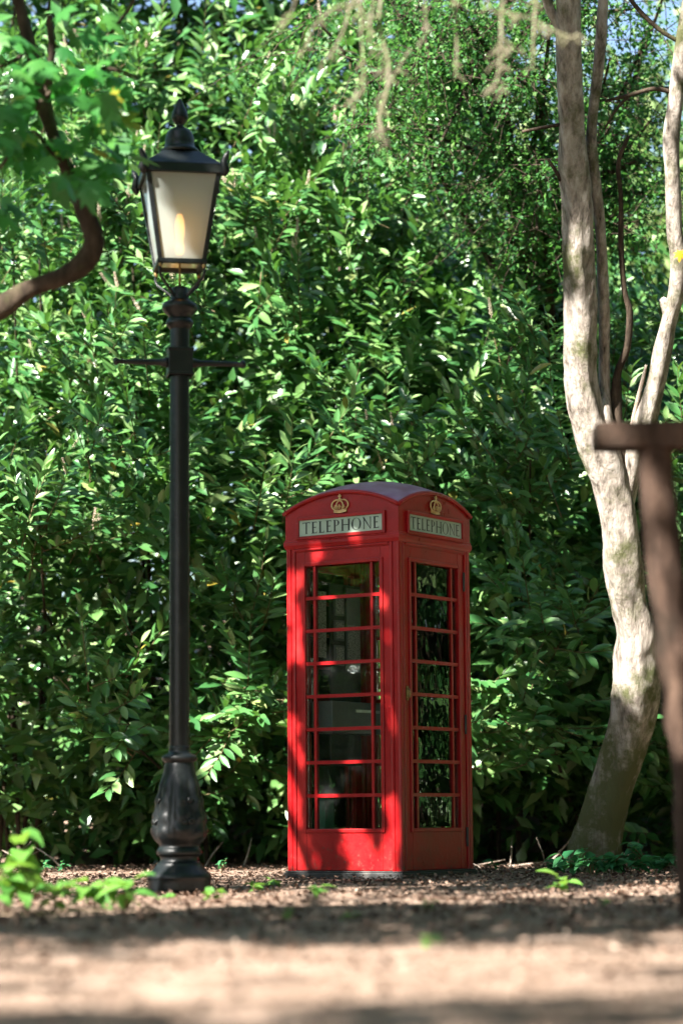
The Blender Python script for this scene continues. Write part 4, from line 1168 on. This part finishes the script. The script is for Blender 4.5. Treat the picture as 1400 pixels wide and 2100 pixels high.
for xc, H, lb in ((-3.1, 10.4, 'dark evergreen shrub deep behind the laurel on the maple side'), (-1.4, 10.4, 'dark evergreen shrub deep behind the flowering laurel and lamp post'), (.4, 8.8, 'dark evergreen shrub deep behind the telephone box'), (1.8, 5.6, 'dark evergreen shrub deep in the shade between box and crooked tree'), (3.4, 4.6, 'dark evergreen shrub deep behind the crooked tree stems')):
    back_shrub(xc, .9, H, lb)

# ------------------------------------------------------------------ small-leaved hawthorn over the thicket
def hawthorn():
    t = empty('hawthorn_tree', (2.2, 20.6, 0))
    tag(t, 'fine leaved hawthorn with drooping dark twigs above the laurel and behind the crooked tree', 'tree')
    b = MB()
    tr = catmull([(2.2, 20.6, -.1, .17), (2.1, 20.5, 1.8, .14), (1.9, 20.2, 3.6, .11), (1.5, 19.6, 5.4, .09), (1.1, 19.0, 6.6, .06)], 6)
    b.tube([tuple(v[:3]) for v in tr], [float(v[3]) for v in tr], 14, fn=trunk_fn(41)); b.build('trunk', M['branch'], t, smooth=True, loc=-t.location)
    limbs = []
    ends = [(650, 40, 17.6), (760, 150, 17.2), (880, 120, 17.0), (980, 60, 17.4), (1060, 160, 17.0), (1100, 330, 17.2), (1250, 120, 17.6), (1330, 60, 18), (1380, 180, 18), (1300, 330, 18), (900, 300, 17.2), (1000, 300, 17.4), (720, 260, 17.3), (1200, 30, 17.2), (1380, 400, 18), (1290, 470, 17.8), (1100, 470, 17.6), (820, 30, 17.2), (940, 10, 17.2), (1210, -30, 17.4), (1290, 20, 17.6), (1360, -10, 17.8), (1130, 20, 17.2), (700, -20, 17.4), (1330, 250, 17.9), (1250, 260, 17.6)]
    P, tw = [], []
    for k, (ex, ey, d) in enumerate(ends):
        e = np.array(at(ex, ey, d)); i = int(len(tr) * rng.uniform(.5, .98)); p0 = np.array(tr[min(i, len(tr) - 1)][:3])
        mid = (p0 + e) / 2 + [rng.normal(0, .15), rng.normal(0, .1), .35]
        c = catmull([(*p0, .035), (*mid, .025), (*e, .010)], 6)
        bb = MB(); bb.tube([tuple(v[:3]) for v in c], [float(v[3]) for v in c], 7, fn=trunk_fn(k, 0, .12)); bb.build('limb', M['branch'], t, smooth=True, loc=-t.location)
        for _ in range(44):
            q = c[rng.integers(4, len(c))][:3]
            o = q + rng.normal(0, .03, 3)
            L = rng.uniform(.35, 1.0)
            dr = np.array([rng.normal(0, .55), rng.normal(-.1, .4), rng.normal(-.1, .35)])
            m1 = o + dr * L * .5 + [0, 0, .03]; m2 = o + dr * L + [0, 0, -.28 * L]
            tw.append(([o, m1, (m1 + m2) / 2 + rng.normal(0, .02, 3), m2], [.005, .004, .003, .0015]))
            for u in rng.uniform(.15, 1.0, int(30 * L) + 6):
                base = o * (1 - u) ** 2 + 2 * m1 * u * (1 - u) + m2 * u * u
                P.append(base + rng.normal(0, .045, 3))
    tag(link('twigs', twigs_mesh('twigs', tw), M['branch'], t, -t.location), kind='stuff')
    P = np.array(P); n = len(P)
    X, A, Z = frames(rng.normal(0, 1, (n, 3)) - [0, 0, .3], np.array([-.1, -.3, 1.0]) + rng.normal(0, .6, (n, 3)))
    tag(link('crown', leaves_mesh('crown', FINE_T, np.zeros(n, int), P, X, A, Z, rng.uniform(.028, .055, n)), M['fine'], t, -t.location), kind='stuff')
    print('hawthorn leaves', n)
hawthorn()

# ------------------------------------------------------------------ trees farther off
def crown_points(c, r, n, lobes=14):
    out = []
    for _ in range(lobes):
        v = rng.normal(0, 1, 3); v /= np.linalg.norm(v)
        cc = np.array(c) + v * np.array(r) * rng.uniform(.35, .8)
        out.append(cc + rng.normal(0, 1, (n // lobes, 3)) * np.array(r) * .26)
    return np.concatenate(out)

def simple_tree(x, y, h, r, label, mat, n, leaf, group, trunk_r=.16, cat='tree', name='woodland_tree', low=.45):
    t = empty(name, (x, y, 0)); tag(t, label, cat, group)
    b = MB(); c = catmull([(x, y, -.1, trunk_r), (x + .1, y, h * .3, trunk_r * .8), (x - .1, y + .1, h * .6, trunk_r * .5), (x, y, h * .9, trunk_r * .15)], 5)
    b.tube([tuple(v[:3]) for v in c], [float(v[3]) for v in c], 10, fn=trunk_fn(x)); b.build('trunk', M['branch'], t, smooth=True, loc=-t.location)
    P = crown_points((x, y, h * (low + 1) / 2), (r, r, h * (1 - low) / 2), n); n = len(P)
    X, A, Z = frames(rng.normal(0, 1, (n, 3)) - [0, 0, .3], np.array([0, 0, 1.0]) + rng.normal(0, .6, (n, 3)))
    tag(link('crown', leaves_mesh('crown', SIMPLE_T, np.zeros(n, int), P, X, A, Z, rng.uniform(.7, 1.2, n) * leaf), M[mat], t, -t.location), kind='stuff')
    return t
for k, (x, y, h, r, lb) in enumerate(((4.2, 33, 8.5, 2.2, 'sunlit pale green tree glimpsed between the crooked tree stems'), (1.6, 38, 9.5, 2.6, 'sunlit pale tree glimpsed over the laurel behind the hanging twigs'),
                                       (7.0, 36, 9.5, 2.8, 'sunlit pale tree far behind the rustic trestle'), (-2.5, 36, 11, 3.0, 'pale tree far behind the lamp post lantern'), (5.2, 46, 13, 3.6, 'tall sunlit tree farthest off between the crooked tree stems'), (2.9, 30, 6.0, 1.6, 'low sunlit tree glimpsed just above the shaded laurel'), (3.6, 28, 10.5, 2.0, 'leafy sunlit tree rising behind the hawthorn twigs'), (6.2, 31, 12, 2.4, 'sunlit tree rising behind the thinner stem of the crooked tree'), (.9, 31, 12, 2.2, 'sunlit tree rising over the top of the thicket'))):
    simple_tree(x, y, h, r, lb, 'distant', 5200, .26, 'distant trees beyond the thicket', name='distant_tree', low=.12 if k < 5 else .3)
for k, (x, y, h, r, lb) in enumerate(((-3.2, -10, 12, 3.4, 'leafy tree standing behind the photographer on the maple side'), (2.0, -11, 12, 3.6, 'leafy tree standing straight behind the photographer'), (7.5, 1, 11, 3.2, 'leafy tree standing beside the path past the trestle'),
                                       (8.5, 12, 10, 3.0, 'leafy tree standing beyond the crooked tree'), (-9.5, 23, 11, 3.0, 'leafy tree standing past the maple'), (5.5, -6, 11, 3.2, 'leafy tree standing behind the photographer on the trestle side'), (5.8, 4.0, 11, 3.0, 'leafy tree standing close past the trestle'), (4.6, -2.5, 11, 3.2, 'leafy tree nearest the photographer on the trestle side'), (1.2, -6.5, 11, 3.0, 'leafy tree nearest behind the photographer'))):
    simple_tree(x, y, h, r, lb, 'maple', 6500, .42, 'woodland trees round the clearing', low=.08)

for k, (x, y, h, r, lb) in enumerate(((-10, 11.5, 5.5, 2.2, 'low woodland tree past the maple trunk'), (-10.5, 6, 5.5, 2.3, 'low woodland tree on the maple side of the path'), (-9, 16, 6, 2.2, 'low woodland tree at the end of the thicket'), (7.2, 17, 7, 2.2, 'low woodland tree behind the trestle'),
                                       (6.6, 21.5, 7, 2.2, 'low woodland tree at the far end of the thicket'), (8.5, 7.5, 7, 2.2, 'low woodland tree across the path from the maple'), (10.5, 13, 8, 2.6, 'low woodland tree deep on the trestle side'))):
    simple_tree(x, y, h, r, lb, 'maple', 4200, .42, 'woodland trees round the clearing', low=.0)

# ------------------------------------------------------------------ low plants
def plant(name, px, py, d, h, nleaf, size, mat, label, group, spread=.5):
    p = at(px, py, d); x, y = p.x, p.y; z0 = gz(x, y)
    if name == 'path_weed' and px < 300: h *= 1.6; size *= 1.75
    t = empty(name, (x, y, z0)); tag(t, label, 'plant', group)
    P, Dv, L, U = [], [], [], []
    ns = max(2, nleaf // 6)
    b = MB()
    for s in range(ns):
        a = rng.uniform(0, 6.28); ln = h * rng.uniform(.6, 1.05)
        tip = np.array([math.cos(a) * spread * h * rng.uniform(.3, 1), math.sin(a) * spread * h * rng.uniform(.3, 1), ln])
        b.tube([(0, 0, -.02), tuple(tip * [.3, .3, .55]), tuple(tip)], [.004, .003, .002], 5)
        k = max(3, nleaf // ns)
        for i in range(k):
            u = .35 + .65 * (i + 1) / k
            pos = tip * [u * u, u * u, u]
            aa = rng.uniform(0, 6.28)
            P.append(pos + [x, y, z0]); Dv.append((math.cos(aa), math.sin(aa), rng.normal(.15, .3))); L.append(size * rng.uniform(.7, 1.2)); U.append(np.array([-.1, -.15, 1.0]) + rng.normal(0, .25, 3))
    st = b.build('stem', M['twig'], t, smooth=True); st['kind'] = 'stuff'
    P = np.array(P); n = len(P)
    X, A, Z = frames(np.array(Dv), np.array(U))
    leaf_objects(t, WEED_ME[mat], rng.integers(0, 2, n), P, X, A, Z, L)
    return t
WEED_ROWS = ([0, .2, .5, .8, 1.0], [0, .85, 1.0, .5, 0])
WEED_ME = {m: [template_mesh('leaf', leaf_template(.30, .3, .35, WEED_ROWS), M[m]), template_mesh('leaf', leaf_template(.26, .5, .2, WEED_ROWS), M[m])] for m in ('weed', 'nettle')}
g1 = 'bright weeds along the path edge'
for (px, py, d, h, nl, sz, lb) in ((15, 1815, 9.8, .13, 22, .075, 'tall bright green weed clump at the path edge, farthest from the telephone box'), (58, 1812, 10.0, .20, 16, .09, 'tallest upright bright weed at the path edge before the lamp post'),
                                   (110, 1815, 9.9, .08, 14, .06, 'low bright weed beside the tallest upright weed'), (195, 1818, 10.2, .11, 12, .085, 'yellow green weed clump two steps from the lamp post foot'), (260, 1820, 10.1, .09, 9, .08, 'bright drooping weed next to the lamp post foot'),
                                   (440, 1825, 11.2, .06, 10, .06, 'small green weed just past the lamp post foot'), (520, 1818, 12.6, .05, 12, .06, 'spreading low weed between lamp post and telephone box'), (560, 1816, 12.9, .05, 10, .06, 'low dark weed near the telephone box plinth'),
                                   (650, 1822, 11.4, .05, 10, .07, 'pale green weed before the telephone box plinth'), (345, 1822, 11.6, .04, 8, .05, 'tiny weed at the lamp post foot'), (875, 1862, 9.8, .04, 7, .06, 'small blurred seedling on the shaded path'),
                                   (595, 1878, 9.0, .045, 6, .045, 'lone seedling on the shaded path before the telephone box'), (720, 1880, 8.9, .03, 7, .05, 'flat seedling on the shaded path, paler than its neighbour'), (880, 1925, 7.3, .03, 5, .05, 'green seedling at the edge of the sunlit path'),
                                   (1150, 1805, 11.6, .10, 7, .10, 'soft bright green weed before the crooked tree foot'), (1235, 1850, 10.4, .03, 5, .05, 'tiny seedling between trestle and crooked tree')):
    plant('path_weed', px, py, d, h, nl, sz, 'weed', lb, g1)
g2 = 'broad leaved plants at the tree foot'
for k, (px, py, d, h, lb) in enumerate(((1135, 1782, 15.7, .07, 'broad leaved plant at the outer edge of the tree foot patch'), (1175, 1786, 15.5, .10, 'broad leaved plant under the mossy trunk'), (1212, 1788, 15.4, .12, 'tall pointed plant in the middle of the trunk foot'), (1250, 1790, 15.4, .09, 'dense plant before the centre of the trunk foot'),
                                        (1290, 1786, 15.5, .10, 'plant on the trestle side of the trunk foot'), (1325, 1784, 15.6, .14, 'tallest bushy plant between trunk foot and trestle post'), (1360, 1782, 15.7, .10, 'plant nearest the trestle post'))):
    plant('nettle_plant', px, py, d, h * 1.35, 26, .10, 'nettle', lb, g2, .9)
for k, (px, py, d, h, lb) in enumerate(((95, 1768, 17.0, .08, 'seedling at the thicket foot beyond the tallest weed'), (130, 1765, 17.2, .07, 'thin seedling at the thicket foot'), (455, 1768, 16.6, .10, 'seedling at the thicket foot beside the lamp pedestal'), (1015, 1775, 16.4, .07, 'seedling at the thicket foot next to the telephone box'))):
    plant('seedling', px, py, d, h, 8, .055, 'nettle', lb, 'seedlings at the thicket foot')

# ------------------------------------------------------------------ litter on the ground
def litter():
    n = 42000
    y = 3.6 + (21 - 3.6) * rng.uniform(0, 1, n) ** .8
    x = rng.uniform(-1, 1, n) * (0.155 * y + .35)
    ln = rng.uniform(.011, .034, n) * np.where(rng.uniform(0, 1, n) < .1, 1.6, 1)
    ln = np.where(y < 8, ln * .7, ln)
    P = np.stack([x, y, np.array([gz(a, b) for a, b in zip(x, y)]) + .006 + rng.uniform(0, .018, n)], 1)
    # keep off the plinths
    kx, ky = kiosk.location.x, kiosk.location.y
    ca, sa = math.cos(-kiosk.rotation_euler.z), math.sin(-kiosk.rotation_euler.z)
    u = (x - kx) * ca - (y - ky) * sa; v = (x - kx) * sa + (y - ky) * ca
    ok = ~((np.abs(u) < .455) & (np.abs(v) < .455)) & (np.hypot(x - lamp.location.x, y - lamp.location.y) > .18)
    P, ln = P[ok], ln[ok]; n = len(P)
    a = rng.uniform(0, 6.28, n)
    X, A, Z = frames(np.stack([np.cos(a), np.sin(a), rng.normal(0, .22, n)], 1), np.array([0, 0, 1.0]) + rng.normal(0, .45, (n, 3)))
    T1 = leaf_template(.26, -.25, .5, SIMPLE_ROWS); T2 = leaf_template(.10, .1, .2, SIMPLE_ROWS); T3 = leaf_template(.34, .35, -.3, ([0, .25, .7, 1.0], [0, .9, .8, 0]))
    tag(link('leaf_litter', leaves_mesh('leaf_litter', [T1, T2, T3], rng.integers(0, 3, n), P, X, A, Z, ln), M['litter']), 'brown fallen leaves and bark chips covering the path', 'leaf litter', kind='stuff')
litter()

def sticks():
    for k in range(40):
        x = rng.uniform(-2.9, 2.9); y = rng.uniform(17.6, 19.4)
        ln = rng.uniform(.1, .4); a = rng.uniform(0, 3.14); el = abs(rng.normal(.25, .45))
        z0 = gz(x, y) + .008
        d = np.array([math.cos(a) * math.cos(el), .4 * math.sin(a) * math.cos(el), math.sin(el)])
        p = np.array([x, y, z0])
        pts = [tuple(p), tuple(p + d * ln * .5 + rng.normal(0, .012, 3) * [1, 1, .3]), tuple(p + d * ln)]
        r = rng.uniform(.004, .010)
        b = MB(); b.tube([Vector(q) - Vector(pts[0]) for q in pts], [r, r * .9, r * .5], 6)
        o = b.build('dead_stick', M['deadwood'], None, smooth=True, loc=pts[0])
        tag(o, 'pale dead stick lying or leaning under the laurel thicket', 'stick', 'dead sticks under the thicket')
sticks()

# ------------------------------------------------------------------ unseen bushes added at both ends to fill reflections in the box's glass
def end_bush(xc, yc, half, H, m, label):
    t = empty('evergreen_shrub', (xc, yc, 0)); tag(t, label, 'shrub', 'unseen evergreen shrubs added at the ends of the clearing')
    for k in range(4):
        x0 = xc + rng.uniform(-half, half) * .5
        c = catmull([(x0, yc, -.1, .05), (x0 + rng.normal(0, .2), yc, H * .4, .04), (x0 + rng.normal(0, .3), yc, H * .85, .015)], 5)
        b = MB(); b.tube([tuple(v[:3]) for v in c], [float(v[3]) for v in c], 7); b.build('stem', M['branch'], t, smooth=True, loc=-t.location)
    P = np.stack([xc + rng.normal(0, half * .5, m), yc + rng.normal(0, half * .5, m), rng.uniform(.05, H, m)], 1)
    X, A, Z = frames(rng.normal(0, 1, (m, 3)) * [1, .8, .7], np.array([-.4, -.3, .8]) + rng.normal(0, .35, (m, 3)))
    tag(link('foliage', leaves_mesh('foliage', SIMPLE_T, np.zeros(m, int), P, X, A, Z, rng.uniform(.2, .34, m)), M['laurel'], t, -t.location), kind='stuff')
for xc, yc, half, H, m, lb in ((5.0, 16.4, 1.3, 5.5, 3600, 'evergreen shrub added unseen beyond the crooked tree'), (6.4, 17.6, 1.4, 6.5, 3600, 'taller evergreen shrub deeper beyond the crooked tree'), (6.2, 14.6, 1.3, 5.5, 3000, 'evergreen shrub added unseen behind the trestle'),
                               (-6.2, 12.4, 1.2, 3.0, 2600, 'evergreen shrub past the maple trunk, opposite the telephone box'), (-7.2, 10.6, 1.2, 3.4, 2600, 'evergreen shrub past the maple trunk, opposite the lamp post')):
    end_bush(xc, yc, half, H, m, lb)
